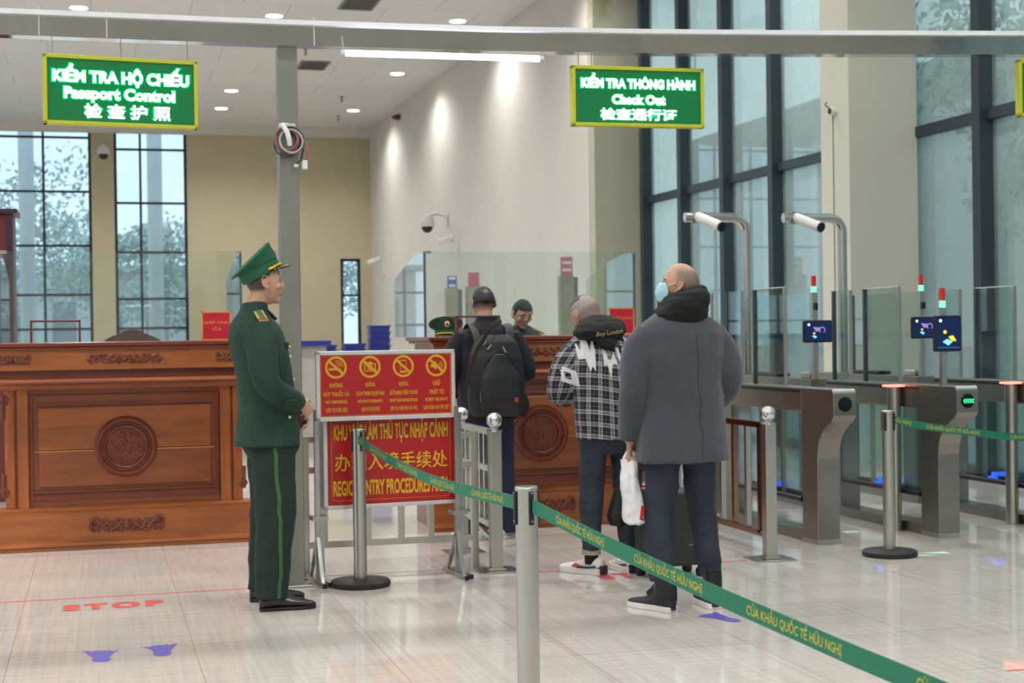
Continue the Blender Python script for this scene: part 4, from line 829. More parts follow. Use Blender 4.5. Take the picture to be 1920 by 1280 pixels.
# ================================================================ people
def remeshed(mb, voxel, smooth=4, wr=None, seed=0):
    """one continuous skin over everything in mb; wr = list of (amplitude, frequency vector)"""
    bmesh.ops.recalc_face_normals(mb.bm, faces=mb.bm.faces)
    me = bpy.data.meshes.new('t'); mb.bm.to_mesh(me); mb.bm.free()
    o = bpy.data.objects.new('t', me); COL.objects.link(o)
    r = o.modifiers.new('r', 'REMESH'); r.mode = 'VOXEL'; r.voxel_size = voxel
    if smooth: s = o.modifiers.new('s', 'SMOOTH'); s.factor = 0.5; s.iterations = smooth
    dg = bpy.context.evaluated_depsgraph_get(); out = bpy.data.meshes.new_from_object(o.evaluated_get(dg))
    bpy.data.objects.remove(o)
    if wr:
        n = len(out.vertices); co = np.empty(n * 3); out.vertices.foreach_get('co', co); co = co.reshape(-1, 3)
        nr = np.empty(n * 3); out.vertices.foreach_get('normal', nr); nr = nr.reshape(-1, 3)
        d = np.zeros(n)
        for amp, fq in wr:
            f = np.array(fq)
            d += amp * np.array([noise.noise(Vector(p)) for p in (co * f + seed * 7.3)])
        co += nr * d[:, None]; out.vertices.foreach_set('co', co.ravel()); out.update()
    return out
def put(name, me, m, parent):
    me.materials.clear(); return link(name, me, m, parent, 'all')
def sring(c, rx, ry, n=28, e=2.4, rot=0.0, tilt=0.0):
    c = Vector(c); R = Matrix.Rotation(rot, 3, 'Z') @ Matrix.Rotation(tilt, 3, 'X'); out = []
    for k in range(n):
        a = 2 * PI * k / n; ca, sa = math.cos(a), math.sin(a)
        out.append(c + R @ Vector((rx * math.copysign(abs(ca) ** (2 / e), ca), ry * math.copysign(abs(sa) ** (2 / e), sa), 0)))
    return out
def hp(ux, uy, uz, k=1.0):
    t = max(0.0, (-0.05 - uz) / 0.95); tu = max(0, uz)
    x = 0.076 * ux * (1 - 0.34 * t ** 1.2); y = uy * (0.100 * (1 - 0.50 * t ** 0.9) if uy < 0 else 0.090 * (1 - 0.10 * t))
    if uy > 0 and uz < 0:
        ch = math.sqrt(max(1e-6, 1 - uz * uz)); sq = (1 - min(0.999, abs(uz)) ** 3.0) ** 0.4545; y *= 1 + (sq / ch - 1) * min(1.0, uy / ch) * 0.92
    y += 0.004 * t; z = uz * (0.112 if uz > 0 else 0.116)
    if uy > 0.75 and uz < 0.5: y -= 0.004 * (uy - 0.75) / 0.25
    return Vector((x * k, y * k, z * k))
def head_rings(k=1.0, n=36, m=26):
    rs = []
    for i in range(m + 1):
        a = -PI / 2 + PI * i / m; a = max(min(a, PI / 2 - 0.01), -PI / 2 + 0.01); rs.append([hp(math.cos(a) * math.cos(2 * PI * j / n), math.cos(a) * math.sin(2 * PI * j / n), math.sin(a), k) for j in range(n)])
    return rs
def add_head(mb, M):
    mb.loft([[M @ p for p in r] for r in head_rings()])
    R = M.to_3x3()
    def sp(c, a, b, d, rot=None): mb.sph(M @ Vector(c), a, b, d, 14, 10, R @ rot if rot else R)
    mb.tube([M @ Vector(p) for p in ((0, 0.080, 0.030), (0, 0.088, 0.005), (0, 0.097, -0.016), (0, 0.097, -0.024))], [0.007, 0.008, 0.0105, 0.008], 10, round_ends=True)
    for s in (-1, 1):
        sp((s * 0.012, 0.087, -0.023), 0.009, 0.010, 0.007)
        sp((s * 0.030, 0.076, 0.028), 0.024, 0.012, 0.007)
        sp((s * 0.042, 0.058, -0.022), 0.022, 0.022, 0.018)
        sp((s * 0.076, -0.006, 0.000), 0.007, 0.015, 0.027, Matrix.Rotation(s * -0.3, 3, 'Z') @ Matrix.Rotation(-0.15, 3, 'X')); sp((s * 0.078, 0.002, -0.028), 0.006, 0.009, 0.010)
        mb.tube([M @ Vector((s * (0.0835 + 0.009 * math.sin(a) ** 2 * (1 if math.cos(a) < 0.3 else 0.4)), -0.004 + 0.0195 * math.cos(a) - 0.004 * math.sin(a), 0.004 + 0.031 * math.sin(a))) for a in [-1.9 + 0.32 * 1 * k * -1 + 2 * PI for k in range(0, 15)]], 0.0042, 8, round_ends=True)
    sp((0, 0.081, -0.050), 0.022, 0.010, 0.0055); sp((0, 0.079, -0.061), 0.019, 0.010, 0.0055); sp((0, 0.062, -0.090), 0.026, 0.020, 0.020)
def eyes(M, parent, closed=False):
    for s in (-1, 1):
        e = MB().sph(M @ Vector((s * 0.030, 0.0775, 0.010)), 0.0115, 0.0060, 0.0036 if not closed else 0.0022, 12, 8, M.to_3x3()).build('eye', mat('eye white', (160, 150, 142), 0.4), parent, True)
        MB().sph(M @ Vector((s * 0.030, 0.0825, 0.010)), 0.0048, 0.0018, 0.0036 if not closed else 0.002, 10, 6, M.to_3x3()).build('iris', mat('dark iris', (30, 20, 16), 0.2), e, True)
        MB().tube([M @ Vector((s * q, yy, zz)) for q, yy, zz in ((0.014, 0.0865, 0.030), (0.03, 0.0855, 0.0345), (0.048, 0.075, 0.030))], [0.002, 0.003, 0.0015], 8, 0.5).build('eyebrow', mat('black hair', (26, 22, 22), 0.6), parent, True)
def lips(M, parent):
    MB().tube([M @ Vector((q, 0.0905 - 9 * q * q, -0.0555)) for q in (-0.02, -0.01, 0, 0.01, 0.02)], [(0.002, 0.0015), (0.004, 0.002), (0.0045, 0.002), (0.004, 0.002), (0.002, 0.0015)], 8).build('lips', mat('muted pink lips', (150, 98, 88), 0.5), parent, True)
def hair(M, parent, fn, m, k=1.03, amp=0.0012, name='hair'):
    bm = bmesh.new(); rs = head_rings(k, 56, 44); vs = [[bm.verts.new(p) for p in r] for r in rs]; n = len(vs[0])
    for i in range(len(vs) - 1):
        for j in range(n):
            q = (vs[i][j], vs[i][(j + 1) % n], vs[i + 1][(j + 1) % n], vs[i + 1][j]); c = sum((v.co for v in q), Vector()) / 4
            if fn(c): bm.faces.new(q)
    for v in [v for v in bm.verts if not v.link_faces]: bm.verts.remove(v)
    for v in bm.verts: v.co += v.co.normalized() * (noise.noise(v.co * 90) * amp)
    bmesh.ops.recalc_face_normals(bm, faces=bm.faces)
    inn = bmesh.ops.solidify(bm, geom=bm.faces[:], thickness=0.006)
    bm.transform(M); me = bpy.data.meshes.new(name); bm.to_mesh(me); bm.free(); return link(name, me, m, parent, 'all')
def add_hand(mb, w, d, n, side, curl=0.5, spread=1.0, thumb_out=0.6, sc=1.0):
    """w wrist, d finger direction, n palm normal (the way the palm faces), side +1 right hand, -1 left hand"""
    w = Vector(w); d = Vector(d).normalized(); n = Vector(n); n = (n - d * n.dot(d)).normalized(); t = d.cross(n) * side
    rg = []
    for s, hw, ht in ((-0.02, 0.024, 0.019), (0.015, 0.030, 0.018), (0.05, 0.038, 0.016), (0.085, 0.040, 0.014), (0.098, 0.036, 0.011)):
        c = w + d * s * sc; rg.append([c + (t * math.cos(a) * hw + n * math.sin(a) * ht) * sc for a in [2 * PI * k / 16 for k in range(16)]])
    mb.loft(rg)
    for k, (off, L, r) in enumerate(((0.029, 0.070, 0.0088), (0.0098, 0.078, 0.0092), (-0.0098, 0.072, 0.0088), (-0.029, 0.057, 0.0078))):
        p = w + (d * (0.090 - abs(k - 1.2) * 0.004) + t * off) * sc; dd = (d + t * off * 2.0 * spread * (1 - curl)).normalized(); pts = [p - dd * 0.015]; ang = 0
        for q, seg in enumerate((0.45, 0.31, 0.24)):
            ang += curl * (1.0, 1.25, 0.8)[q] * (1 + 0.06 * k); u = (dd * math.cos(ang) + n * math.sin(ang)); pts.append(pts[-1] + u * (L * seg + (0.015 if q == 0 else 0)) * sc)
        mb.tube(pts, [r * sc, r * sc * 0.98, r * sc * 0.92, r * sc * 0.8], 10, round_ends=True)
    p = w + (d * 0.022 + t * 0.022 + n * 0.006) * sc; pts = [p]; u = (d * 0.55 + t * thumb_out + n * 0.30).normalized(); pts.append(p + u * 0.036 * sc)
    u = (d * 0.8 + t * thumb_out * 0.35 + n * (0.25 + 0.5 * curl)).normalized(); pts.append(pts[-1] + u * 0.030 * sc); u = (d * 0.8 + n * (0.4 + 0.6 * curl)).normalized(); pts.append(pts[-1] + u * 0.024 * sc)
    mb.tube(pts, [0.0135 * sc, 0.0115 * sc, 0.0100 * sc, 0.0085 * sc], 10, round_ends=True)
def shoe(parent, at, yaw, kind, side):
    M = Matrix.Translation(at) @ Matrix.Rotation(yaw, 4, 'Z')
    # stations along Y from heel to toe: (y, half width, upper height)
    if kind == 'dress': st = [(-0.075, 0.022, 0.055), (-0.068, 0.030, 0.075), (-0.03, 0.036, 0.095), (0.02, 0.038, 0.100), (0.06, 0.042, 0.085), (0.11, 0.046, 0.062), (0.16, 0.042, 0.050), (0.20, 0.028, 0.040), (0.215, 0.012, 0.028)]; so, up, sh, ins = mat('black shoe sole', (16, 16, 16), 0.5), mat('polished black leather', (20, 20, 22), 0.18, coat=0.3), 0.018, 0.003
    elif kind == 'sneaker': st = [(-0.085, 0.025, 0.075), (-0.078, 0.036, 0.095), (-0.03, 0.040, 0.10), (0.02, 0.042, 0.095), (0.07, 0.048, 0.078), (0.12, 0.052, 0.062), (0.17, 0.048, 0.054), (0.205, 0.034, 0.046), (0.22, 0.016, 0.036)]; so, up, sh, ins = mat('white rubber sole', (214, 212, 206), 0.5), mat('white trainer upper', (206, 200, 194), 0.6), 0.038, 0.006
    elif kind == 'plain': st = [(-0.085, 0.025, 0.06), (-0.078, 0.034, 0.075), (-0.03, 0.037, 0.08), (0.02, 0.039, 0.075), (0.07, 0.045, 0.062), (0.12, 0.048, 0.05), (0.17, 0.044, 0.042), (0.205, 0.032, 0.034), (0.22, 0.016, 0.028)]; so, up, sh, ins = mat('white rubber sole', (214, 212, 206), 0.5), mat('white trainer upper', (206, 200, 194)), 0.022, 0.004
    else: st = [(-0.080, 0.025, 0.11), (-0.074, 0.035, 0.13), (-0.03, 0.040, 0.135), (0.02, 0.041, 0.12), (0.07, 0.045, 0.075), (0.12, 0.047, 0.058), (0.17, 0.043, 0.050), (0.205, 0.032, 0.042), (0.22, 0.015, 0.034)]; so, up, sh, ins = mat('white rubber sole', (214, 212, 206), 0.5), mat('dark grey canvas', (48, 48, 52), 0.8, bump=0.2, bscale=300), 0.028, 0.004
    def curve(y): return -side * 0.010 * math.sin(PI * (y + 0.08) / 0.3)
    m = MB(); rg = []
    for (y, w, h) in st:
        a_ = [2 * PI * k / 20 for k in range(20)]; r_ = []
        for a in a_:
            ca, sa = math.cos(a), math.sin(a); z = 0.012 + (h - 0.012) * (0.5 + 0.5 * sa) if sa > -0.6 else 0.012
            ww = w * (1 - 0.45 * max(0, sa) ** 1.5 * min(1, h / 0.07)); r_.append(M @ Vector((curve(y) + ww * math.copysign(abs(ca) ** 0.8, ca), y, z)))
        rg.append(r_)
    o = m.loft(rg).build('shoe', up, parent, 'all')
    m = MB(); lo = []; hi = []
    outl = [(curve(y) + w + ins, y) for y, w, h in st] + [(curve(y) - w - ins, y) for y, w, h in reversed(st)]
    m.prism(outl, M, sh).build('sole', so, o, bevel=0.004)
    if kind == 'dress': MB().box(-0.03, 0.03, -0.078, -0.02, 0, 0.022).bm.free()
    if kind == 'sneaker':
        navy = mat('navy shoe patch', (36, 38, 66), 0.5); redp = mat('red shoe stripe', (196, 60, 44), 0.5)
        m = MB(); m.quadbox(M @ Matrix.Translation((0, -0.078, 0.03)), 0.07, 0.03, 0.05).build('heel_patch', navy, o, bevel=0.006)
        for s in (-1, 1):
            MB().tube([M @ Vector((s * 0.046, 0.04, 0.045)), M @ Vector((s * 0.048, 0.08, 0.06)), M @ Vector((s * 0.044, 0.11, 0.045)), M @ Vector((s * 0.046, 0.06, 0.04))], 0.006, 8, 0.5).build('side_stripe', redp, o, True)
            MB().tube([M @ Vector((s * 0.044, -0.06, 0.05)), M @ Vector((s * 0.047, 0.0, 0.042)), M @ Vector((s * 0.05, 0.07, 0.042))], 0.006, 8, 0.4).build('navy_band', navy, o, True)
    if kind == 'canvas':
        m = MB(); m.quadbox(M @ Matrix.Translation((0, -0.082, 0.018)), 0.034, 0.006, 0.014).build('heel_label', mat('navy shoe patch', (36, 38, 66), 0.5), o)
        m = MB(); m.tube([M @ Vector(p) for p in ((0, 0.09, 0.07), (0, 0.055, 0.095), (0, 0.03, 0.125), (0, 0.02, 0.15))], [(0.02, 0.008)] * 4, 10).build('lace_panel', blk, o, True)
        MB().loft([[M @ p for p in sring((0, -0.03, z), a, b)] for z, a, b in ((0.06, 0.046, 0.062), (0.11, 0.046, 0.060), (0.165, 0.046, 0.058), (0.185, 0.044, 0.055))]).build('ankle_collar', blk, o, True)
    return o
skin = mat('light brown skin', (184, 144, 120), 0.5, var=0.05, scale=20); skin2 = mat('tan skin', (178, 140, 116), 0.5, var=0.05, scale=20)
try:
    for s_ in (skin, skin2): s_.node_tree.nodes['Principled BSDF'].inputs['Subsurface Weight'].default_value = 0.08; s_.node_tree.nodes['Principled BSDF'].inputs['Subsurface Radius'].default_value = (0.01, 0.004, 0.002)
except Exception: pass
def stubble_skin(name, base, stub, M, kdir, e0, e1, z0, z1, hole=None):
    es = M.to_scale()[0]; m = mat(name, base, 0.5, var=0.05, scale=20); n = m.node_tree.nodes; l = m.node_tree.links; P = n['Principled BSDF']; old = P.inputs['Base Color'].links[0].from_socket
    t = n.new('ShaderNodeTexCoord'); sb = n.new('ShaderNodeVectorMath'); sb.operation = 'SUBTRACT'; sb.inputs[1].default_value = M.translation; l.new(t.outputs['Object'], sb.inputs[0]); R = M.to_3x3().normalized()
    def dot(v):
        d = n.new('ShaderNodeVectorMath'); d.operation = 'DOT_PRODUCT'; d.inputs[1].default_value = R @ Vector(v); l.new(sb.outputs[0], d.inputs[0]); return d.outputs['Value']
    def ss(src, a, b):
        r_ = n.new('ShaderNodeMapRange'); r_.interpolation_type = 'SMOOTHSTEP'; r_.inputs['From Min'].default_value = a; r_.inputs['From Max'].default_value = b; l.new(src, r_.inputs['Value']); return r_.outputs[0]
    mu = n.new('ShaderNodeMath'); mu.operation = 'MULTIPLY'; l.new(ss(dot(kdir), e0, e1), mu.inputs[0]); l.new(ss(dot((0, 0, 1)), z0, z1), mu.inputs[1]); o_ = mu.outputs[0]
    ab = n.new('ShaderNodeMath'); ab.operation = 'ABSOLUTE'; l.new(dot((1, 0, 0)), ab.inputs[0]); m4 = n.new('ShaderNodeMath'); m4.operation = 'MULTIPLY'; l.new(o_, m4.inputs[0]); l.new(ss(ab.outputs[0], 0.0805 * es, 0.0775 * es), m4.inputs[1]); o_ = m4.outputs[0]
    if hole:
        m3 = n.new('ShaderNodeMath'); m3.operation = 'MULTIPLY'; l.new(o_, m3.inputs[0]); l.new(ss(dot((0, 0, 1)), hole[1], hole[0]), m3.inputs[1]); o_ = m3.outputs[0]
    mx = n.new('ShaderNodeMix'); mx.data_type = 'RGBA'; l.new(o_, mx.inputs['Factor']); l.new(old, mx.inputs['A']); mx.inputs['B'].default_value = (*lin(stub), 1); l.new(mx.outputs['Result'], P.inputs['Base Color'])
    P.inputs['Subsurface Weight'].default_value = 0.08; P.inputs['Subsurface Radius'].default_value = (0.01, 0.004, 0.002)
    return m
hair_b = mat('black hair', (26, 22, 22), 0.6, bump=0.6, bscale=160)
def limb(mb, pts, rad, n=18, **k): return mb.tube(pts, rad, n, **k)
def smooth_path(pts, rad, k=5):
    P = [Vector(p) for p in pts]; P2 = [2 * P[0] - P[1]] + P + [2 * P[-1] - P[-2]]; R = [(r if hasattr(r, '__len__') else (r, r)) for r in rad]; R2 = [R[0]] + R + [R[-1]]
    op, orr = [], []
    for i in range(1, len(P2) - 2):
        for q in range(k):
            t = q / k; a, b, c, d = P2[i - 1:i + 3]; op.append(0.5 * ((2 * b) + (c - a) * t + (2 * a - 5 * b + 4 * c - d) * t * t + (3 * b - a - 3 * c + d) * t ** 3))
            u = t * t * (3 - 2 * t); orr.append(tuple(R2[i][j] * (1 - u) + R2[i + 1][j] * u for j in (0, 1)))
    op.append(P[-1]); orr.append(R[-1]); return op, orr
def body(root, J, m, hands=True):
    """one continuous body: head, neck, trunk, arms with hands, legs"""
    b = MB(); add_head(b, J['headM']); hc = J['headM'].translation; nb = Vector(J['neck'])
    b.tube([nb - Vector((0, 0, 0.05)), nb, hc + (nb - hc) * 0.35], [0.060, 0.053, 0.052], 18)
    b.loft([sring(c, rx * 0.80, ry * 0.74) for (c, rx, ry) in J['torso']])
    for s in (0, 1):
        p, r = smooth_path([J['sh'][s], J['el'][s], J['wr'][s]], [0.050, 0.040, 0.027]); limb(b, p, r)
        add_hand(b, J['wr'][s], J['hd'][s], J['hn'][s], 1 if s else -1, J.get('curl', (0.5, 0.5))[s], 1.0, 0.6, J.get('hs', 0.97))
        p, r = smooth_path([J['hip'][s], J['kn'][s], J['an'][s]], [0.075, 0.052, 0.036]); limb(b, p, r)
        a = Vector(J['an'][s]); f = Matrix.Rotation(J['fy'][s], 3, 'Z') @ Vector((0, 1, 0)); b.tube([Vector((a.x, a.y, 0.07)), Vector((a.x, a.y, 0.040)) + f * 0.05, Vector((a.x, a.y, 0.028)) + f * 0.11], [0.028, 0.020, 0.012], 10)
    return put('body', remeshed(b, 0.0048, 3), m, root)
def trousers(root, J, m, rt, rk, ra, zb, waist, wr, name='trousers', seed=0):
    b = MB()
    for s in (0, 1):
        h, k, a = Vector(J['hip'][s]), Vector(J['kn'][s]), Vector(J['an'][s]); e = a.copy(); e.z = zb[s]
        mid = h.lerp(k, 0.5); mid2 = k.lerp(e, 0.55)
        p, r = smooth_path([h + Vector((0, 0, 0.02)), mid, k, mid2, e], [rt, tuple((x + y) / 2 for x, y in zip(rt, rk)), rk, tuple((x + y) / 2 for x, y in zip(rk, ra)), ra]); b.tube(p, r, 24, ref=(1, 0, 0))
    (hx, hy, hz), rx, ry = waist
    b.loft([sring((hx, hy, hz - 0.13), rx * 0.62, ry * 0.75), sring((hx, hy, hz - 0.07), rx * 0.92, ry * 0.97), sring((hx, hy, hz), rx, ry), sring((hx, hy, hz + 0.14), rx * 0.95, ry * 0.95)])
    return put(name, remeshed(b, 0.0075, 4, wr, seed), m, root)
def garment(root, rings, arms, m, wr, name, seed=0, voxel=0.0075, extra=None, sm=4):
    b = MB(); b.loft([sring(*r) if len(r) <= 3 else sring(r[0], r[1], r[2], rot=r[3]) for r in rings])
    for pts, rad in arms:
        p, r = smooth_path(pts, rad); b.tube(p, r, 22)
    if extra: extra(b)
    return put(name, remeshed(b, voxel, sm, wr, seed), m, root)
def surf_strip(root, target, pts, w, name, m, out=0.003, dirs=None):
    """narrow ribbon laid on a garment, points pushed to its surface"""
    bv = BVHTree.FromPolygons([v.co[:] for v in target.data.vertices], [tuple(p.vertices) for p in target.data.polygons]); L = []
    for p in pts:
        q, n, i, d = bv.find_nearest(Vector(p)); L.append((q, n))
    b = MB(); rg = []
    for i, (q, n) in enumerate(L):
        t = (L[min(i + 1, len(L) - 1)][0] - L[max(i - 1, 0)][0]).normalized(); s = t.cross(n).normalized()
        rg.append([q + s * w / 2 + n * out, q - s * w / 2 + n * out, q - s * w / 2 - n * 0.003, q + s * w / 2 - n * 0.003])
    return b.loft(rg).build(name, m, root, 'x')
def project(root, target, polys, M, dirv, name, m, out=0.003, maxd=0.8):
    """flat shapes (polygons in local XY of M) draped onto a garment along dirv"""
    bv = BVHTree.FromPolygons([v.co[:] for v in target.data.vertices], [tuple(p.vertices) for p in target.data.polygons]); dirv = Vector(dirv).normalized()
    bm = bmesh.new()
    for poly in polys:
        try: bm.faces.new([bm.verts.new(M @ Vector((x, y, 0))) for x, y in poly])
        except ValueError: pass
    bmesh.ops.triangulate(bm, faces=bm.faces[:])
    for _ in range(5):
        es = [e for e in bm.edges if e.calc_length() > 0.012]
        if not es: break
        bmesh.ops.subdivide_edges(bm, edges=es, cuts=1); bmesh.ops.triangulate(bm, faces=[f for f in bm.faces if len(f.verts) > 3])
    dead = []
    for v in bm.verts:
        h = bv.ray_cast(v.co - dirv * 0.4, dirv, maxd)
        if h[0] is None: dead.append(v)
        else: v.co = h[0] - dirv * out
    if dead: bmesh.ops.delete(bm, geom=dead, context='VERTS')
    me = bpy.data.meshes.new(name); bm.to_mesh(me); bm.free(); return link(name, me, m, root, 'all')
def text_polys(mb_text):
    return mb_text
def project_text(root, target, s, M, h, w, dirv, name, m, bold=0.0, out=0.003):
    co, f = text_mesh(s, h, w, bold, res=2)
    return project(root, target, [[(co[i][0], co[i][1]) for i in q] for q in f], M, dirv, name, m, out)
BACK = FRONT    # seen from behind the figure: local XY -> XZ, +Z -> -Y

def T(p, fwd_tilt=0.0, yaw=0.0, roll=0.0):
    """head matrix: yaw to the figure's left, fwd_tilt = chin down"""
    return Matrix.Translation(p) @ Matrix.Rotation(yaw, 4, 'Z') @ Matrix.Rotation(roll, 4, 'Y') @ Matrix.Rotation(-fwd_tilt, 4, 'X')

# ---------------------------------------------------------------- peaked cap
cap_g = mat('green cap cloth', (24, 92, 62), 0.7, bump=0.2, bscale=200); cap_d = mat('dark green cap cloth', (22, 58, 42), 0.75, bump=0.2, bscale=200)
gold = mat('gold braid', (222, 176, 40), 0.35, 0.4); gold2 = mat('bright gold leaf', (226, 204, 150), 0.3, 0.6)
def peaked_cap(M, parent=None, crown=cap_g, band=cap_g):
    def R(z, rx, ry, cy=0.0, tilt=0.0): return [M @ p for p in sring((0, cy, z), rx, ry, 48, 2.0, 0.0, tilt)]
    p = dict(parent=parent) if parent else {}
    c = MB().loft([R(0.045, 0.086, 0.110), R(0.058, 0.089, 0.113, 0.0, 0.05), R(0.072, 0.100, 0.118, -0.006, 0.14), R(0.087, 0.118, 0.128, -0.014, 0.25), R(0.096, 0.130, 0.137, -0.019, 0.30), R(0.101, 0.131, 0.138, -0.020, 0.31), R(0.105, 0.120, 0.128, -0.020, 0.31), R(0.108, 0.07, 0.075, -0.018, 0.29), R(0.108, 0.01, 0.01, -0.018, 0.28)]).build('crown', crown, parent, 'all')
    MB().loft([R(0.0, 0.084, 0.108), R(0.022, 0.0865, 0.1105), R(0.048, 0.087, 0.111)]).build('cap_band', band, parent, True)
    v = MB(); top, bot = [], []
    for k in range(17):
        a = PI * (0.12 + 0.76 * k / 16); s = math.sin(a); e = max(0.0, (s - 0.36) / 0.64)
        top.append((M @ Vector((0.085 * math.cos(a), 0.108 * s, 0.010)), M @ Vector((0.092 * math.cos(a), 0.108 * s + 0.050 * e ** 0.8, 0.004 - 0.022 * e))))
    rg = [[a, b, b - Vector((0, 0, 0.003)), a - Vector((0, 0, 0.003))] for a, b in top]; vz = v.loft(rg).build('visor', mat('glossy black visor', (14, 16, 16), 0.15), parent, 'x')
    m = MB()
    for k in range(1, 16):
        q = top[k][0].lerp(top[k][1], 0.72); m.sph(q + Vector((0, 0, 0.001)), 0.006, 0.008, 0.003, 8, 5)
    m.build('gold_leaves', gold2, vz, True)
    m = MB(); pts = [M @ Vector((0.089 * math.cos(a), 0.113 * math.sin(a), 0.016)) for a in [PI * (0.10 + 0.80 * k / 30) for k in range(31)]]
    m.tube(pts, [0.0065 + 0.0012 * math.sin(k * 1.6) for k in range(31)], 8).build('gold_cord', gold, parent, True)
    m = MB(); m.sph(M @ Vector((0, 0.1135, 0.082)), 0.020, 0.006, 0.024, 16, 10, M.to_3x3()); bd = m.build('cap_badge', gold2, parent, True)
    MB().sph(M @ Vector((0, 0.1185, 0.084)), 0.010, 0.005, 0.012, 12, 8, M.to_3x3()).build('badge_centre', mat('red enamel', (190, 40, 36), 0.3), bd, True)
    return c

# ---------------------------------------------------------------- the standing officer
uni = mat('dark green uniform cloth', (17, 50, 38), 0.8, var=0.12, scale=14, bump=0.12, bscale=350); uni_t = mat('dark green trouser cloth', (15, 35, 28), 0.8, var=0.12, scale=14, bump=0.12, bscale=350)
r = thing('person', (0.872, 8.0, 0), 'person in a dark green uniform and tall peaked cap, standing in profile with clasped hands', 'person', -PI / 2)
hm = T((0.0, -0.018, 1.688), 0.0)
J = dict(headM=hm, neck=(0, -0.075, 1.54), torso=[((0, 0.0, 0.86), 0.20, 0.15), ((0, -0.01, 1.05), 0.19, 0.14), ((0, -0.04, 1.3), 0.20, 0.14), ((0, -0.07, 1.45), 0.19, 0.12), ((0, -0.075, 1.52), 0.10, 0.08)],
         sh=((-0.18, -0.075, 1.45), (0.18, -0.075, 1.45)), el=((-0.26, -0.03, 1.16), (0.26, -0.03, 1.15)), wr=((-0.06, 0.150, 1.02), (0.075, 0.150, 1.065)),
         hd=((0.35, 0.45, -0.80), (-0.40, 0.55, -0.60)), hn=((0.5, -0.5, -0.2), (-0.75, -0.45, 0.1)), curl=(0.55, 0.62),
         hip=((-0.10, 0.0, 0.90), (0.10, 0.0, 0.90)), kn=((-0.13, 0.005, 0.48), (0.12, 0.005, 0.48)), an=((-0.165, -0.03, 0.09), (0.14, -0.025, 0.09)), fy=(0.0, 0.0))
body(r, J, stubble_skin('skin with close cropped sides', (184, 144, 120), (66, 54, 50), hm, (0, -1, 0.35), -0.016, 0.006, -0.052, -0.03))
eyes(hm, r)
lips(hm, r)
jk = garment(r, [((0, -0.018, 0.842), 0.225, 0.172), ((0, -0.014, 0.93), 0.218, 0.165), ((0, -0.014, 1.05), 0.205, 0.150), ((0, -0.025, 1.18), 0.205, 0.148), ((0, -0.047, 1.32), 0.215, 0.152), ((0, -0.068, 1.42), 0.212, 0.140), ((0, -0.080, 1.475), 0.185, 0.118), ((0, -0.085, 1.515), 0.125, 0.09), ((0, -0.080, 1.545), 0.078, 0.074), ((0, -0.074, 1.572), 0.065, 0.067), ((0, -0.072, 1.588), 0.062, 0.064)],
             [([(-0.155, -0.075, 1.445), (-0.235, -0.062, 1.33), (-0.265, -0.03, 1.16), (-0.17, 0.075, 1.07), (-0.085, 0.132, 1.03)], [0.075, 0.078, 0.066, 0.060, 0.052]),
              ([(0.155, -0.075, 1.445), (0.235, -0.065, 1.33), (0.268, -0.035, 1.16), (0.19, 0.070, 1.09), (0.10, 0.128, 1.07)], [0.075, 0.080, 0.068, 0.062, 0.053])],
             uni, [(0.009, (5, 5, 9)), (0.004, (13, 13, 20))], 'uniform_jacket', 1)
grn_p = mat('bright green piping', (40, 92, 44), 0.7)
MB().tube([(0.125, 0.112, 1.073), (0.120, 0.117, 1.072)], 0.0570, 24).build('cuff_piping', grn_p, r, True)
tr = trousers(r, J, uni_t, (0.105, 0.118), (0.088, 0.104), (0.070, 0.082), (0.058, 0.062), ((0, 0, 0.90), 0.195, 0.15), [(0.009, (6, 6, 7)), (0.004, (16, 16, 22))], seed=2)
surf_strip(r, tr, [(0.30, 0.0 + 0.004 * k - (0.02 if k > 13 else 0) * (k - 13) / 4, 0.84 - 0.047 * k) for k in range(18)], 0.020, 'trouser_stripe', grn_p, 0.003)
surf_strip(r, jk, [(0.33, 0.055 + 0.012 * k, 1.005) for k in range(10)], 0.05, 'pocket_flap', uni, 0.005)
MB().sph((0.222, 0.075, 0.995), 0.008).build('button', gold2, r, True)
ep = MB(); ep.quadbox(Matrix.Translation((0.135, -0.055, 1.515)) @ Matrix.Rotation(0.45, 4, 'Y') @ Matrix.Rotation(0.15, 4, 'Z'), 0.13, 0.05, 0.008); epo = ep.build('epaulette', mat('pale gold epaulette', (206, 176, 120), 0.5, 0.2), r, bevel=0.003)
ep = MB(); ep.quadbox(Matrix.Translation((0.137, -0.055, 1.520)) @ Matrix.Rotation(0.45, 4, 'Y') @ Matrix.Rotation(0.15, 4, 'Z'), 0.10, 0.026, 0.006); ep.build('epaulette_centre', mat('olive green felt', (70, 110, 60), 0.7), epo)
MB().quadbox(Matrix.Translation((0.185, -0.052, 1.492)) @ Matrix.Rotation(0.55, 4, 'Y'), 0.012, 0.052, 0.010).build('red_tab', mat('red enamel', (190, 40, 36)), epo)
MB().tube([(0.062, -0.06, 1.555), (0.05, -0.012, 1.54), (0.02, 0.03, 1.50)], [(0.008, 0.02)] * 3, 10).tube([(-0.062, -0.06, 1.555), (-0.05, -0.012, 1.54), (-0.02, 0.03, 1.50)], [(0.008, 0.02)] * 3, 10).build('collar', uni, r, True)
MB().quadbox(Matrix.Translation((0.09, 0.085, 1.36)) @ Matrix.Rotation(-0.2, 4, 'Z'), 0.09, 0.012, 0.035).build('chest_pocket_flap', uni, r, bevel=0.004)
MB().sph((0.09, 0.094, 1.352), 0.007).sph((0.0, 0.108, 1.30), 0.008).sph((0.0, 0.125, 1.18), 0.008).build('jacket_buttons', gold2, r, True)
shoe(r, (-0.165, -0.03, 0), 0.0, 'dress', -1); shoe(r, (0.14, -0.01, 0), 0.0, 'dress', 1)
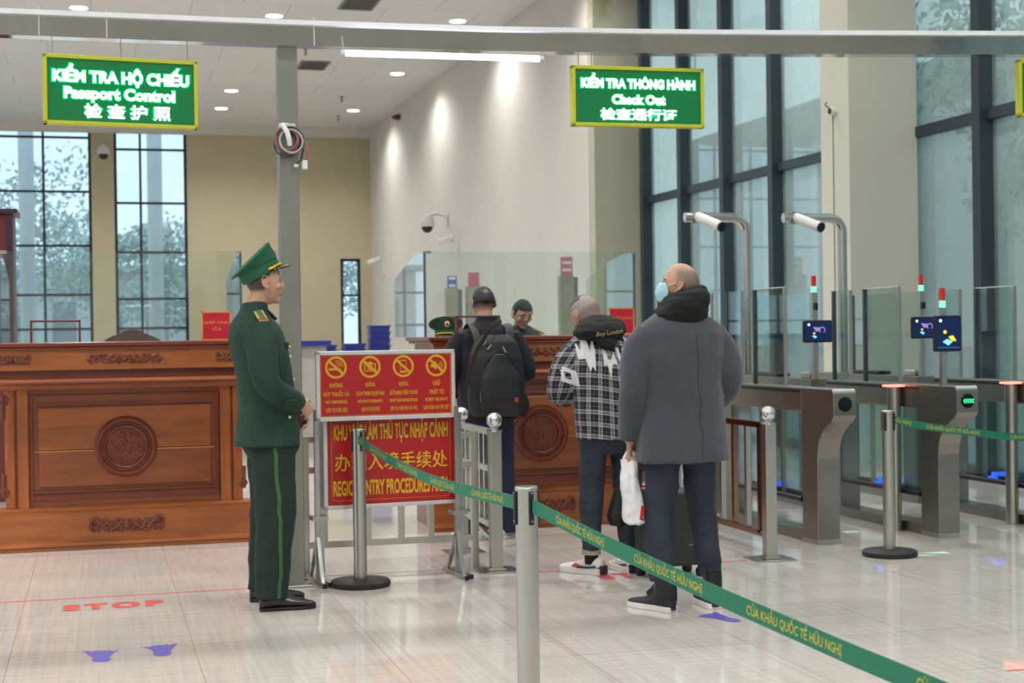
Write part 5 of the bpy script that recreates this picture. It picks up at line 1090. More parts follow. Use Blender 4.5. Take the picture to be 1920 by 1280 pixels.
peaked_cap(Matrix.Translation((0, -0.030, 1.724)) @ Matrix.Rotation(math.radians(27), 4, 'X'), r, cap_g, cap_g)

# ---------------------------------------------------------------- the man in the grey coat
coat_m = mat('charcoal grey wool coat', (60, 63, 71), 0.95, var=0.10, scale=60, bump=0.35, bscale=500, sheen=0.25)
blkc = mat('black cotton jersey', (16, 16, 18), 0.9, var=0.1, bump=0.2, bscale=300)
jean_d = mat('dark slate jeans', (38, 45, 57), 0.85, var=0.25, scale=7, bump=0.2, bscale=400)
r = thing('person', (2.85, 7.2, 0), 'bald person in a charcoal grey coat and blue face mask, seen from behind', 'person', math.radians(3))
hm = T((0.015, 0.02, 1.638), -0.10, math.radians(60))
J = dict(headM=hm, neck=(0.0, 0.0, 1.50), torso=[((0, 0.0, 0.86), 0.19, 0.14), ((0, 0.0, 1.05), 0.18, 0.13), ((0, 0.0, 1.3), 0.20, 0.13), ((0, 0.0, 1.43), 0.18, 0.10), ((0, 0.0, 1.49), 0.09, 0.07)],
         sh=((-0.19, 0.0, 1.41), (0.19, 0.0, 1.41)), el=((-0.262, -0.02, 1.12), (0.245, -0.05, 1.15)), wr=((-0.250, 0.07, 0.845), (0.19, 0.20, 1.02)),
         hd=((0.02, 0.18, -0.98), (-0.5, 0.7, -0.3)), hn=((0.85, -0.5, 0.0), (-0.5, -0.4, -0.6)), curl=(1.05, 0.6),
         hip=((-0.09, 0.0, 0.87), (0.09, 0.0, 0.87)), kn=((-0.115, 0.02, 0.47), (0.125, 0.03, 0.47)), an=((-0.125, -0.01, 0.10), (0.155, 0.0, 0.10)), fy=(0.35, -0.15))
body(r, J, stubble_skin('skin with shaved scalp', (178, 140, 116), (118, 104, 88), hm, (0, -1, 0.10), -0.03, 0.01, -0.07, -0.04, (0.060, 0.095)))
eyes(hm, r)
ct = garment(r, [((0, -0.005, 0.752), 0.242, 0.178), ((0, -0.005, 0.86), 0.235, 0.172), ((0, 0.0, 1.0), 0.222, 0.160), ((0, 0.0, 1.15), 0.220, 0.152), ((0, -0.005, 1.30), 0.232, 0.152), ((0, -0.005, 1.39), 0.232, 0.138), ((0, -0.005, 1.445), 0.205, 0.115), ((0, -0.005, 1.485), 0.14, 0.095), ((0, 0.0, 1.51), 0.10, 0.085)],
             [([(-0.165, 0.0, 1.40), (-0.238, -0.005, 1.28), (-0.266, -0.018, 1.12), (-0.262, 0.02, 0.98), (-0.254, 0.06, 0.875)], [0.078, 0.080, 0.070, 0.064, 0.060]),
              ([(0.165, 0.0, 1.40), (0.232, -0.015, 1.29), (0.247, -0.05, 1.15), (0.225, 0.06, 1.06), (0.19, 0.17, 1.03)], [0.078, 0.082, 0.074, 0.066, 0.056])],
             coat_m, [(0.011, (4, 4, 6)), (0.004, (12, 12, 14))], 'wool_coat', 3)
surf_strip(r, ct, [(0.03 + 0.0008 * k, -0.3, 1.45 - 0.04 * k) for k in range(18)], 0.004, 'back_seam', mat('dark coat seam', (44, 46, 52), 0.95), 0.001)
hood = garment(r, [((0, 0.005, 1.445), 0.135, 0.115), ((0.0, -0.015, 1.49), 0.140, 0.125), ((0.005, -0.025, 1.53), 0.128, 0.125), ((0.018, -0.035, 1.565), 0.118, 0.118), ((0.035, -0.045, 1.595), 0.100, 0.10), ((0.055, -0.055, 1.612), 0.06, 0.07)], [([(-0.10, 0.06, 1.50), (-0.02, 0.10, 1.52), (0.08, 0.07, 1.53)], [0.03, 0.035, 0.03]), ([(0.02, -0.10, 1.58), (0.09, -0.06, 1.605), (0.125, -0.0, 1.60)], [0.028, 0.034, 0.02])], blkc, [(0.010, (7, 7, 16)), (0.005, (20, 20, 40))], 'black_hood', 4, 0.006)
trousers(r, J, jean_d, (0.092, 0.105), (0.072, 0.082), (0.054, 0.060), (0.15, 0.155), ((0, 0, 0.87), 0.185, 0.145), [(0.009, (7, 7, 8)), (0.004, (14, 14, 30))], 'jeans', 5)
shoe(r, (-0.125, -0.01, 0), 0.42, 'canvas', -1); shoe(r, (0.155, 0.0, 0), -0.16, 'canvas', 1)
mk = mat('pale blue face mask', (164, 208, 220), 0.7, bump=0.3, bscale=60, stretch=(1, 1, 6))
m = MB(); rg = []
for i in range(9):
    z = 0.006 - 0.100 * i / 8; w_ = 0.9 + 0.25 * math.sin(PI * i / 8); L = []
    for side in (0, 1):
        rowp = []
        for k in range(13):
            a = PI * (0.5 - 0.30 * w_ * (1 - 2 * k / 12)); b = 0.082 * math.cos(a) * (1 - 0.25 * i / 8); y = 0.098 * math.sin(a) + 0.020 * math.sin(PI * min(1, max(0, i / 8))) * math.sin(PI * k / 12)
            rowp.append(hm @ Vector((b * 1.02, y + (0.004 if side else 0.0) + 0.002, z)))
        L += rowp if side == 0 else rowp[::-1]
    rg.append(L)
m.loft(rg).build('face_mask', mk, r, 'all')
MB().tube([hm @ Vector(p) for p in ((0.066, 0.055, -0.01), (0.077, 0.025, 0.005), (0.082, -0.012, 0.018), (0.080, -0.022, -0.005), (0.070, 0.03, -0.045), (0.058, 0.06, -0.06))], 0.0022, 6).tube([hm @ Vector((-p[0], p[1], p[2])) for p in ((0.066, 0.055, -0.01), (0.077, 0.025, 0.005), (0.082, -0.012, 0.018), (0.080, -0.022, -0.005), (0.070, 0.03, -0.045), (0.058, 0.06, -0.06))], 0.0022, 6).build('mask_loops', mat('white elastic', (220, 220, 216), 0.6), r, True)
# white bag in his left hand
r = thing('plastic_bag', (2.595, 7.26, 0.43), 'crumpled white plastic bag with a red mark, held by the grey coat man', 'bag', -0.35)
b = MB(); rg = []
for z, rx, ry, cx in ((0.0, 0.030, 0.02, 0.022), (0.012, 0.052, 0.032, 0.020), (0.06, 0.058, 0.04, 0.015), (0.14, 0.052, 0.042, 0.008), (0.22, 0.048, 0.036, 0.0), (0.29, 0.046, 0.026, -0.004), (0.335, 0.046, 0.014, -0.006)): rg.append(sring((cx, 0, z), rx, ry, e=3))
b.loft(rg)
me = remeshed(b, 0.005, 2, [(0.010, (16, 16, 9)), (0.006, (40, 40, 24))], 6); bagm = mat('white crinkled plastic', (222, 220, 224), 0.35, bump=0.5, bscale=30); bo = put('bag_body', me, bagm, r)
MB().tube([(-0.03, 0, 0.33), (-0.012, 0.0, 0.365), (0.0, 0, 0.385), (0.018, 0.0, 0.36), (0.03, 0, 0.33)], [(0.010, 0.004)] * 5, 8).build('bag_handle', bagm, r, True)
project(r, bo, [[(0.045, 0.03), (0.075, 0.02), (0.08, 0.10), (0.055, 0.10)]], front(0, -0.2, 0), (0, 1, 0), 'red_print', mat('red bag print', (200, 30, 40), 0.4), 0.002)

# ---------------------------------------------------------------- the man in the plaid shirt
def plaid():
    m = bpy.data.materials.new('black and white plaid flannel'); m.use_nodes = True; n = m.node_tree.nodes; l = m.node_tree.links; P = n['Principled BSDF']
    t = n.new('ShaderNodeAttribute'); t.attribute_name = 'cloth'; sp = n.new('ShaderNodeSeparateXYZ'); l.new(t.outputs['Vector'], sp.inputs[0])
    def bands(src, per, wins_):
        md = n.new('ShaderNodeMath'); md.operation = 'WRAP'; md.inputs[1].default_value = per; md.inputs[2].default_value = 0; l.new(src, md.inputs[0]); tot = None
        for a, b_, v in wins_:
            g = n.new('ShaderNodeMath'); g.operation = 'COMPARE'; g.inputs[1].default_value = (a + b_) / 2 * per; g.inputs[2].default_value = (b_ - a) / 2 * per; l.new(md.outputs[0], g.inputs[0])
            s = n.new('ShaderNodeMath'); s.operation = 'MULTIPLY'; s.inputs[1].default_value = v; l.new(g.outputs[0], s.inputs[0])
            if tot is None: tot = s.outputs[0]
            else: ad = n.new('ShaderNodeMath'); ad.operation = 'ADD'; l.new(tot, ad.inputs[0]); l.new(s.outputs[0], ad.inputs[1]); tot = ad.outputs[0]
        return tot
    W_ = [(0.0, 0.06, 0.75), (0.12, 0.20, 0.45), (0.26, 0.32, 0.75), (0.60, 0.64, 0.22)]
    a = bands(sp.outputs['X'], 0.062, W_); b = bands(sp.outputs['Y'], 0.070, W_)
    ad = n.new('ShaderNodeMath'); ad.operation = 'ADD'; ad.use_clamp = True; l.new(a, ad.inputs[0]); l.new(b, ad.inputs[1])
    r = n.new('ShaderNodeValToRGB'); r.color_ramp.elements[0].color = (*lin((22, 22, 26)), 1); r.color_ramp.elements[1].color = (*lin((196, 196, 200)), 1); e = r.color_ramp.elements.new(0.5); e.color = (*lin((110, 110, 116)), 1)
    l.new(ad.outputs[0], r.inputs['Fac']); l.new(r.outputs['Color'], P.inputs['Base Color']); P.inputs['Roughness'].default_value = 0.9
    return m
r = thing('person', (2.88, 8.42, 0), 'person in a black and white plaid shirt with a black hood, head bowed', 'person', 0.0)
hm = T((-0.072, 0.17, 1.516), math.radians(38), math.radians(24), -0.08) @ Matrix.Scale(1.06, 4)
J = dict(headM=hm, neck=(-0.03, 0.08, 1.40), torso=[((0, 0.0, 0.84), 0.18, 0.13), ((0, 0.01, 1.0), 0.17, 0.13), ((-0.02, 0.04, 1.2), 0.19, 0.13), ((-0.03, 0.06, 1.33), 0.17, 0.10), ((-0.03, 0.07, 1.39), 0.09, 0.07)],
         sh=((-0.19, 0.06, 1.31), (0.15, 0.06, 1.31)), el=((-0.255, 0.09, 1.07), (0.235, 0.03, 1.05)), wr=((-0.13, 0.30, 1.10), (0.235, 0.06, 0.80)),
         hd=((0.5, 0.8, 0.2), (0.0, 0.1, -1)), hn=((0.2, 0.0, 1.0), (-0.9, -0.2, 0.0)), curl=(0.6, 1.0),
         hip=((-0.09, 0.0, 0.83), (0.085, 0.0, 0.83)), kn=((-0.105, 0.02, 0.45), (0.11, 0.02, 0.45)), an=((-0.115, 0.0, 0.11), (0.115, 0.0, 0.11)), fy=(0.45, -0.1))
body(r, J, stubble_skin('skin with cropped scalp', (178, 140, 116), (136, 126, 120), hm, (0, -1, 0.5), -0.02, 0.02, -0.06, -0.03))
eyes(hm, r, True)
hair(hm, r, lambda c: c.z > 0.058 + 0.25 * abs(c.x) and c.y > -0.055, mat('dark crown hair', (84, 74, 76), 0.8, bump=0.4, bscale=300), 1.015, 0.0006, 'crown_hair')
pl = plaid()
sh = garment(r, [((0.0, -0.005, 0.785), 0.188, 0.150), ((0, 0.0, 0.88), 0.195, 0.150), ((0, 0.01, 1.0), 0.198, 0.148), ((-0.01, 0.03, 1.15), 0.212, 0.150), ((-0.018, 0.045, 1.27), 0.220, 0.142), ((-0.02, 0.055, 1.335), 0.205, 0.125), ((-0.025, 0.06, 1.38), 0.155, 0.10), ((-0.03, 0.07, 1.42), 0.09, 0.08)],
             [([(-0.165, 0.06, 1.31), (-0.232, 0.07, 1.20), (-0.258, 0.09, 1.075), (-0.215, 0.16, 1.045)], [0.082, 0.086, 0.084, 0.084]),
              ([(0.13, 0.06, 1.31), (0.20, 0.05, 1.20), (0.235, 0.035, 1.06), (0.238, 0.045, 0.97)], [0.082, 0.084, 0.078, 0.072])],
             pl, [(0.008, (5, 5, 8)), (0.004, (15, 15, 18))], 'plaid_shirt', 7)
MB().tube(*smooth_path([(-0.225, 0.14, 1.05), (-0.18, 0.22, 1.075), (-0.135, 0.295, 1.10)], [0.052, 0.046, 0.04]), 16).build('sweater_sleeve', blkc, r, True)
MB().tube(*smooth_path([(0.238, 0.045, 0.98), (0.236, 0.055, 0.88), (0.235, 0.06, 0.82)], [0.055, 0.046, 0.04]), 16).build('sweater_sleeve', blkc, r, True)
def cloth_coords(o, arms, r_out=0.098):
    at = o.data.attributes.new('cloth', 'FLOAT_VECTOR', 'POINT'); buf = []
    for v in o.data.vertices:
        p = v.co; best = None
        for si, (pts, rad) in enumerate(arms):
            run = 0.0
            for a, b in zip(pts, pts[1:]):
                a = Vector(a); b = Vector(b); d = b - a; t = max(0, min(1, (p - a).dot(d) / d.length_squared)); q = a + d * t; L = (p - q).length
                if best is None or L < best[0]: best = (L, run + d.length * t, q, d.normalized(), si)
                run += d.length
        side = 1 if best[4] else -1
        if best[0] < r_out and p.x * side > 0.185 + 0.0 * best[1] and best[1] > 0.02:
            w = p - best[2]; n_ = Vector((0, -1, 0)); n_ = (n_ - best[3] * n_.dot(best[3])).normalized(); bb = best[3].cross(n_); buf += [math.atan2(w.dot(bb), w.dot(n_)) * 0.085 + 5.0, p.z + 3.0, 0.0]
        else: buf += [math.atan2(p.x + 0.01, -(p.y - 0.06)) * 0.19 + 3.0, p.z + 3.0 + 0.02 * math.sin(p.x * 9), 0.0]
    at.data.foreach_set('vector', buf)
cloth_coords(sh, [([(-0.165, 0.06, 1.31), (-0.232, 0.07, 1.20), (-0.258, 0.09, 1.075), (-0.215, 0.16, 1.045)], 0), ([(0.13, 0.06, 1.31), (0.20, 0.05, 1.20), (0.235, 0.035, 1.06), (0.238, 0.045, 0.97)], 0)])
hd = garment(r, [((-0.053, 0.03, 1.352), 0.10, 0.09), ((-0.048, 0.0, 1.378), 0.130, 0.118), ((-0.043, -0.01, 1.41), 0.150, 0.135), ((-0.038, 0.01, 1.45), 0.140, 0.125), ((-0.023, 0.035, 1.485), 0.105, 0.095), ((-0.023, 0.04, 1.505), 0.06, 0.05)], [([(-0.133, 0.02, 1.43), (-0.143, 0.12, 1.40), (-0.083, 0.17, 1.37)], [0.035, 0.03, 0.028]), ([(-0.093, -0.08, 1.37), (-0.033, -0.095, 1.34), (0.017, -0.08, 1.37)], [0.03, 0.036, 0.03])], blkc, [(0.012, (8, 8, 18)), (0.005, (24, 24, 44))], 'black_hood', 8, 0.006)
project_text(r, hd, 'Boy London', Matrix.Translation((-0.025, -0.3, 1.405)) @ Matrix.Rotation(-0.12, 4, 'Y') @ FRONT, 0.026, 0.165, (0, 1, 0), 'hood_lettering', mat('dull gold print', (176, 164, 110), 0.6), 0.02, 0.003)
wp = mat('white shirt print', (206, 206, 206), 0.8)
glyph = [ # jagged white letters across the shoulders, x/z about the upper back
    [(-0.155, 0.10), (-0.135, 0.03), (-0.115, 0.02), (-0.125, 0.09), (-0.105, 0.10), (-0.095, 0.03), (-0.078, 0.10), (-0.070, 0.03), (-0.085, -0.01), (-0.075, -0.06), (-0.088, -0.035), (-0.100, -0.06), (-0.098, -0.005), (-0.12, 0.0), (-0.15, -0.005), (-0.145, 0.04)],
    [(-0.045, 0.06), (-0.025, 0.05), (-0.020, 0.0), (-0.005, -0.01), (0.010, 0.03), (0.018, 0.0), (0.030, -0.03), (0.005, -0.025), (-0.010, -0.09), (-0.022, -0.03), (-0.04, -0.035), (-0.035, 0.0)],
    [(0.020, 0.045), (0.034, 0.05), (0.040, 0.01), (0.052, 0.015), (0.054, 0.05), (0.068, 0.045), (0.066, 0.0), (0.045, -0.03), (0.028, 0.0)],
    [(0.072, 0.10), (0.086, 0.10), (0.100, 0.05), (0.106, 0.09), (0.118, 0.07), (0.122, 0.0), (0.110, -0.05), (0.106, 0.0), (0.096, 0.02), (0.094, -0.06), (0.084, 0.0), (0.078, 0.05)],
    [(0.128, 0.09), (0.142, 0.08), (0.148, 0.03), (0.160, 0.06), (0.172, 0.05), (0.160, 0.0), (0.168, -0.05), (0.150, -0.01), (0.138, -0.06), (0.136, 0.0)]]
project(r, sh, [[(a * 1.22 + 0.006 * gi, b * 1.25) for a, b in g] for gi, g in enumerate(glyph)], front(-0.015, -0.4, 1.255), (0, 1, 0), 'jagged_letters', wp, 0.003)
def frame4(o, k):
    cx = sum(p[0] for p in o) / 4; cz = sum(p[1] for p in o) / 4; n_ = [(cx + (x - cx) * k, cz + (z - cz) * k) for x, z in o]; return [[o[i], o[(i + 1) % 4], n_[(i + 1) % 4], n_[i]] for i in range(4)]
sl = frame4([(-0.028, 0.058), (0.032, 0.036), (0.042, -0.014), (-0.014, 0.004)], 0.42) + frame4([(-0.052, 0.012), (-0.022, 0.006), (0.010, -0.046), (-0.046, -0.034)], 0.40) + [[(-0.046, -0.034), (0.012, -0.046), (0.040, -0.058), (0.0, -0.066)]]
project(r, sh, [[(a * 1.7, b * 1.8) for a, b in g] for g in sl], Matrix.Translation((-0.262, -0.4, 1.12)) @ FRONT, (0.0, 1, 0), 'sleeve_letters', wp, 0.003)
trousers(r, J, jean_d, (0.088, 0.10), (0.070, 0.080), (0.052, 0.058), (0.135, 0.135), ((0, 0, 0.83), 0.175, 0.138), [(0.006, (7, 7, 7)), (0.004, (16, 16, 34))], 'jeans', 9)
MB().cyl((-0.115, 0.0, 0.115), (-0.115, 0.0, 0.145), 0.056, 24).cyl((0.115, 0.0, 0.115), (0.115, 0.0, 0.145), 0.056, 24).build('turned_up_hems', mat('pale denim inside', (150, 146, 128), 0.9), r, True)
MB().cyl((-0.115, 0.0, 0.06), (-0.115, 0.0, 0.12), 0.040, 20).cyl((0.115, 0.0, 0.06), (0.115, 0.0, 0.12), 0.040, 20).build('black_socks', blkc, r, True)
shoe(r, (-0.115, 0.0, 0), 0.62, 'sneaker', -1); shoe(r, (0.115, 0.0, 0), 0.05, 'sneaker', 1)
# his black bag and the suitcase
r = thing('shoulder_bag', (3.09, 8.42, 0.28), 'soft black bag with a silver ring, hanging beside the plaid man', 'bag')
b = MB(); b.loft([sring((-0.13, 0, 0.0), 0.08, 0.05), sring((-0.13, 0, 0.05), 0.10, 0.06), sring((-0.10, 0, 0.2), 0.085, 0.06), sring((-0.045, 0, 0.34), 0.05, 0.04), sring((-0.01, 0, 0.40), 0.025, 0.02)])
put('bag_body', remeshed(b, 0.008, 4, [(0.010, (8, 8, 8))], 11), mat('soft black nylon', (18, 20, 24), 0.6, bump=0.3, bscale=40), r)
MB().tube([(-0.02, 0, 0.38), (0.0, 0.0, 0.46), (0.012, 0, 0.475), (0.02, -0.01, 0.42), (-0.03, -0.03, 0.30)], 0.008, 8).tube([(-0.07, -0.05, 0.03), (-0.03, -0.06, -0.03), (-0.01, -0.06, 0.06), (-0.02, -0.05, 0.2)], [(0.012, 0.003)] * 4, 8).build('strap', blk, r, True)
MB().tube([(-0.14 + 0.018 * math.cos(a), -0.065, 0.20 + 0.018 * math.sin(a)) for a in [2 * PI * k / 16 for k in range(17)]], 0.0035, 8).cyl((-0.125, -0.06, 0.26), (-0.125, -0.06, 0.30), 0.006, 8).build('metal_ring', chrome, r, True)
r = thing('suitcase', (3.185, 8.20, 0), 'upright dark grey wheeled suitcase standing just beyond the grey coat man', 'suitcase', 0.1)
sc_m = mat('dark grey suitcase shell', (34, 38, 38), 0.5, bump=0.3, bscale=30, stretch=(8, 1, 0.3))
MB().box(-0.20, 0.15, -0.11, 0.11, 0.065, 0.50).build('shell', sc_m, r, bevel=0.03, seg=4)
MB().box(-0.203, 0.153, -0.008, 0.008, 0.07, 0.495).build('zip_line', blk, r, bevel=0.02)
for a in (-0.165, 0.135):
    for b in (-0.085, 0.085): w_ = MB().box(a - 0.015, a + 0.015, b - 0.012, b + 0.012, 0.035, 0.07).build('wheel_fork', blk, r); MB().cyl((a - 0.02, b, 0.026), (a + 0.02, b, 0.026), 0.026, 20).build('wheel', blk_rub, w_, True)
MB().tube([(-0.07, 0.0, 0.50), (-0.07, 0.0, 0.54), (0.04, 0.0, 0.54), (0.04, 0.0, 0.50)], 0.009, 8).build('top_handle', blk, r, True)
m = MB(); [m.box(0.05 + 0.018 * k, 0.062 + 0.018 * k, -0.112, -0.11, 0.185, 0.189) for k in range(5)]; m.build('dashed_mark', mat('pale grey print', (170, 172, 172), 0.5), r)

# ---------------------------------------------------------------- the man with the backpack
nav = mat('near black navy jacket', (22, 24, 32), 0.85, var=0.12, bump=0.15, bscale=300); jean_n = mat('navy blue jeans', (28, 32, 58), 0.85, var=0.2, scale=7, bump=0.2, bscale=400)
r = thing('person', (2.59, 10.12, 0), 'person in a dark jacket and navy jeans at the right counter, wearing a black backpack', 'person', 0.0)
hm = T((-0.01, 0.04, 1.622), math.radians(12), 0.0)
J = dict(headM=hm, neck=(-0.005, 0.0, 1.49), torso=[((0, 0.0, 0.86), 0.18, 0.13), ((0, 0.0, 1.05), 0.18, 0.13), ((0, 0.0, 1.3), 0.20, 0.13), ((0, 0.0, 1.42), 0.18, 0.10), ((0, 0.0, 1.48), 0.09, 0.07)],
         sh=((-0.19, 0.0, 1.40), (0.19, 0.0, 1.40)), el=((-0.25, -0.01, 1.14), (0.265, -0.02, 1.15)), wr=((-0.14, 0.20, 1.15), (0.15, 0.20, 1.20)),
         hd=((0.5, 0.5, 0.3), (-0.5, 0.5, 0.3)), hn=((0.3, 0.0, -1.0), (-0.3, 0.0, -1.0)), curl=(0.6, 0.6),
         hip=((-0.09, 0.0, 0.87), (0.09, 0.0, 0.87)), kn=((-0.10, 0.01, 0.47), (0.105, 0.01, 0.47)), an=((-0.11, 0.0, 0.09), (0.125, 0.0, 0.09)), fy=(0.3, -0.4))
body(r, J, stubble_skin('skin with thinning crown', (184, 144, 120), (92, 76, 70), hm, (0, -1, 0.5), -0.04, 0.0, -0.06, -0.03))
eyes(hm, r)
hair(hm, r, lambda c: c.z > -0.025 + 0.15 * abs(c.x) and (c.y < 0.03 or c.z > 0.05) and (c - Vector((0.004, -0.072, 0.066))).length > 0.027 + 0.016 * noise.noise(c * 70), hair_b, 1.035, 0.003)
garment(r, [((0, 0.0, 0.82), 0.200, 0.150), ((0, 0.0, 0.95), 0.205, 0.152), ((0.0, 0.0, 1.1), 0.205, 0.145), ((0, 0.0, 1.26), 0.218, 0.145), ((0, 0.0, 1.37), 0.218, 0.132), ((0, 0.0, 1.425), 0.190, 0.112), ((0, 0.0, 1.465), 0.12, 0.092), ((0, 0.0, 1.50), 0.078, 0.078), ((0, 0.0, 1.535), 0.072, 0.074)],
        [([(-0.16, 0.0, 1.395), (-0.225, 0.0, 1.28), (-0.252, -0.01, 1.14), (-0.19, 0.12, 1.135)], [0.076, 0.078, 0.070, 0.058]), ([(0.16, 0.0, 1.395), (0.228, -0.005, 1.28), (0.266, -0.02, 1.145), (0.20, 0.12, 1.18)], [0.076, 0.080, 0.072, 0.058]),
         ([(0.19, 0.02, 1.05), (0.235, 0.01, 0.92), (0.22, 0.0, 0.84)], [0.05, 0.065, 0.05])], nav, [(0.006, (5, 5, 8)), (0.003, (16, 16, 18))], 'dark_jacket', 12)
trousers(r, J, jean_n, (0.090, 0.102), (0.078, 0.086), (0.070, 0.076), (0.04, 0.04), ((0, 0, 0.87), 0.182, 0.14), [(0.006, (7, 7, 7)), (0.003, (16, 16, 28))], 'navy_jeans', 13)
shoe(r, (-0.11, 0.0, 0), 0.5, 'plain', -1); shoe(r, (0.125, 0.0, 0), -0.9, 'plain', 1)
bpk = mat('black backpack nylon', (20, 20, 23), 0.55, var=0.15, bump=0.25, bscale=120)
r = thing('backpack', (2.59, 9.93, 0.85), 'large black backpack with a small red tag, worn by the person at the counter', 'backpack')
b = MB(); b.loft([sring((0.01, 0.0, 0.0), 0.16, 0.08), sring((0.01, -0.01, 0.05), 0.195, 0.105), sring((0.01, -0.01, 0.22), 0.20, 0.115), sring((0.01, 0.0, 0.40), 0.185, 0.105), sring((0.01, 0.01, 0.50), 0.15, 0.085), sring((0.01, 0.015, 0.55), 0.09, 0.05)])
put('main_compartment', remeshed(b, 0.008, 5, [(0.007, (6, 6, 6))], 14), bpk, r)
b = MB(); b.loft([sring((0.01, -0.09, 0.05), 0.13, 0.045), sring((0.01, -0.10, 0.12), 0.15, 0.06), sring((0.01, -0.095, 0.26), 0.14, 0.052), sring((0.01, -0.085, 0.36), 0.10, 0.04), sring((0.01, -0.08, 0.42), 0.05, 0.03)])
put('front_pocket', remeshed(b, 0.008, 4, [(0.004, (9, 9, 9))], 15), mat('black backpack pocket', (26, 26, 30), 0.5), r)
MB().tube([(-0.10, -0.105, 0.34), (-0.05, -0.115, 0.42), (0.01, -0.11, 0.45), (0.07, -0.115, 0.42), (0.12, -0.105, 0.34)], 0.004, 8).tube([(-0.12, -0.13, 0.14), (-0.125, -0.12, 0.28)], 0.004, 8).build('zip', mat('dark zip', (60, 60, 64), 0.4, 0.6), r, True)
MB().tube([(0.03, -0.12, 0.47), (0.05, -0.125, 0.43)], 0.005, 8).tube([(-0.135, -0.14, 0.17), (-0.132, -0.14, 0.11)], 0.005, 8).build('zip_pull', steel_pol, r, True)
MB().box(0.095, 0.122, -0.165, -0.155, 0.10, 0.128).build('red_tag', mat('red tag', (176, 60, 56), 0.5), r, bevel=0.003)
MB().tube([(-0.03, -0.02, 0.535), (-0.02, -0.02, 0.58), (0.03, -0.02, 0.585), (0.05, -0.02, 0.535)], [(0.010, 0.005)] * 4, 8).build('carry_handle', bpk, r, True)
br = mat('brown leather strap', (58, 42, 38), 0.5)
for s, mm in ((-1, br), (1, bpk)): MB().tube(*smooth_path([(s * 0.11, 0.0, 0.50), (s * 0.125, 0.07, 0.60), (s * 0.125, 0.20, 0.615), (s * 0.135, 0.335, 0.50), (s * 0.15, 0.345, 0.30)], [(0.005, 0.028)] * 5), 10, ref=(0, 0, 1)).build('shoulder_strap', mm, r, True)
MB().tube(*smooth_path([(0.06, 0.03, 0.645), (-0.02, -0.055, 0.615), (-0.09, -0.09, 0.535), (-0.17, -0.10, 0.40), (-0.215, -0.06, 0.20)], [(0.003, 0.016)] * 5), 10, ref=(0, 1, 0)).build('brown_cross_strap', br, r)
f = MB()
for a, b_ in (((-0.075, -0.10, 0.515), (-0.045, -0.10, 0.485)), ((-0.045, -0.10, 0.485), (-0.075, -0.11, 0.452)), ((-0.075, -0.11, 0.452), (-0.105, -0.11, 0.482)), ((-0.105, -0.11, 0.482), (-0.075, -0.10, 0.515))): f.bar(a, b_, 0.008, 0.008)
f.build('silver_buckle', steel_pol, r)

# ---------------------------------------------------------------- the officer behind the counter and the cap
r = thing('person', (3.265, 11.72, 0), 'person in green uniform behind the right counter, black hair, looking down', 'person', PI)
hm = T((0.0, 0.10, 1.565), math.radians(24), 0.18)
J = dict(headM=hm, neck=(0, 0.02, 1.44), torso=[((0, 0.0, 0.86), 0.18, 0.13), ((0, 0.0, 1.05), 0.18, 0.13), ((0, 0.0, 1.28), 0.20, 0.13), ((0, 0.0, 1.38), 0.18, 0.10), ((0, 0.01, 1.43), 0.09, 0.07)],
         sh=((-0.19, 0.0, 1.36), (0.19, 0.0, 1.36)), el=((-0.25, 0.0, 1.10), (0.25, 0.0, 1.10)), wr=((-0.12, 0.16, 1.08), (0.12, 0.16, 1.08)), hd=((0.5, 0.4, 0.0), (-0.5, 0.4, 0.0)), hn=((0, 0, -1), (0, 0, -1)),
         hip=((-0.09, 0.0, 0.87), (0.09, 0.0, 0.87)), kn=((-0.10, 0.01, 0.47), (0.10, 0.01, 0.47)), an=((-0.11, 0.0, 0.09), (0.11, 0.0, 0.09)), fy=(0.1, -0.1))
body(r, J, skin)
eyes(hm, r, True)
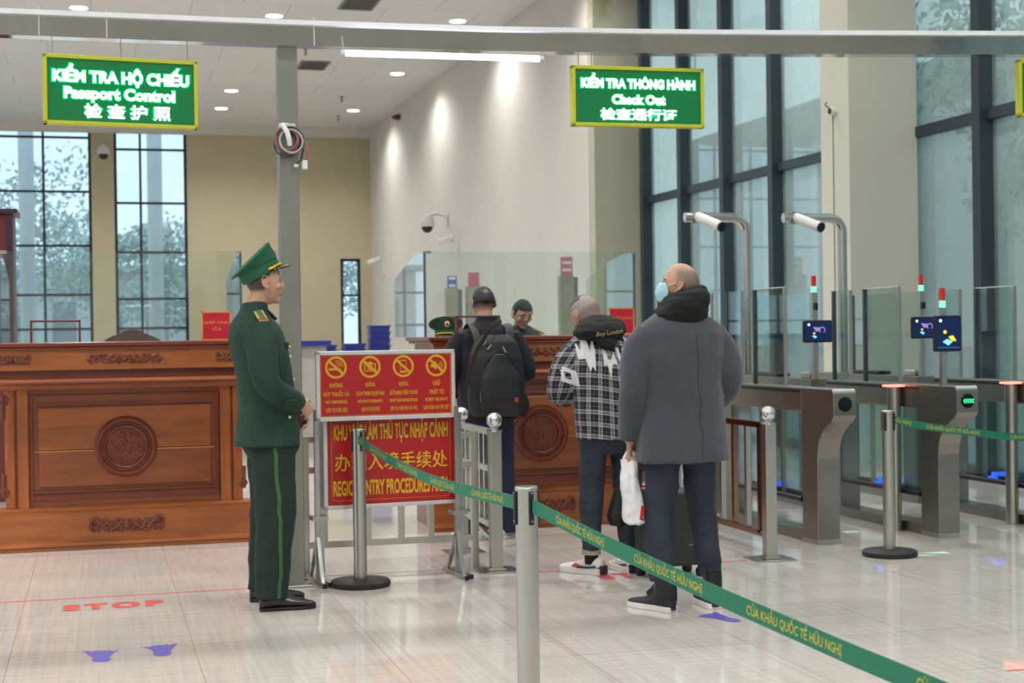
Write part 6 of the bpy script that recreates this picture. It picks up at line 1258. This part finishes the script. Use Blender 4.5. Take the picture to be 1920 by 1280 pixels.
hair(hm, r, lambda c: c.z > 0.055 or (c.y < 0.035 and c.z > 0.0) or (c.y < -0.02 and c.z > -0.05), hair_b, 1.06, 0.003)
garment(r, [((0, 0.0, 0.80), 0.20, 0.15), ((0, 0.0, 1.0), 0.20, 0.148), ((0, 0.0, 1.25), 0.215, 0.148), ((0, 0.0, 1.34), 0.212, 0.13), ((0, 0.0, 1.395), 0.185, 0.11), ((0, 0.01, 1.435), 0.12, 0.09), ((0, 0.01, 1.47), 0.078, 0.075)],
        [([(-0.16, 0.0, 1.36), (-0.225, 0.0, 1.25), (-0.252, 0.0, 1.10), (-0.16, 0.12, 1.08)], [0.075, 0.078, 0.066, 0.054]), ([(0.16, 0.0, 1.36), (0.225, 0.0, 1.25), (0.252, 0.0, 1.10), (0.16, 0.12, 1.08)], [0.075, 0.078, 0.066, 0.054])], mat('mid green uniform cloth', (30, 56, 40), 0.75), [(0.005, (5, 5, 8))], 'uniform_jacket', 16)
for s in (-1, 1):
    e = MB().quadbox(Matrix.Translation((s * 0.14, 0.02, 1.43)) @ Matrix.Rotation(s * 0.42, 4, 'Y'), 0.13, 0.05, 0.012).build('epaulette', mat('pale gold epaulette', (206, 176, 120)), r, bevel=0.003)
    MB().quadbox(Matrix.Translation((s * 0.14, 0.02, 1.437)) @ Matrix.Rotation(s * 0.42, 4, 'Y'), 0.10, 0.02, 0.012).build('epaulette_stripe', mat('yellow felt', (226, 214, 90), 0.6), e)
trousers(r, J, uni_t, (0.092, 0.105), (0.078, 0.086), (0.070, 0.076), (0.045, 0.045), ((0, 0, 0.87), 0.182, 0.14), [(0.005, (6, 6, 5))], seed=17)
shoe(r, (-0.11, 0.0, 0), 0.1, 'dress', -1); shoe(r, (0.11, 0.0, 0), -0.1, 'dress', 1)
r = thing('peaked_cap', (2.55, 11.20, 1.361), 'dark green peaked cap with a red and gold badge behind the right counter', 'cap', PI - 0.15)
peaked_cap(Matrix.Translation((0, 0, 0.030)) @ Matrix.Rotation(0.10, 4, 'X'), r, cap_d, cap_g)
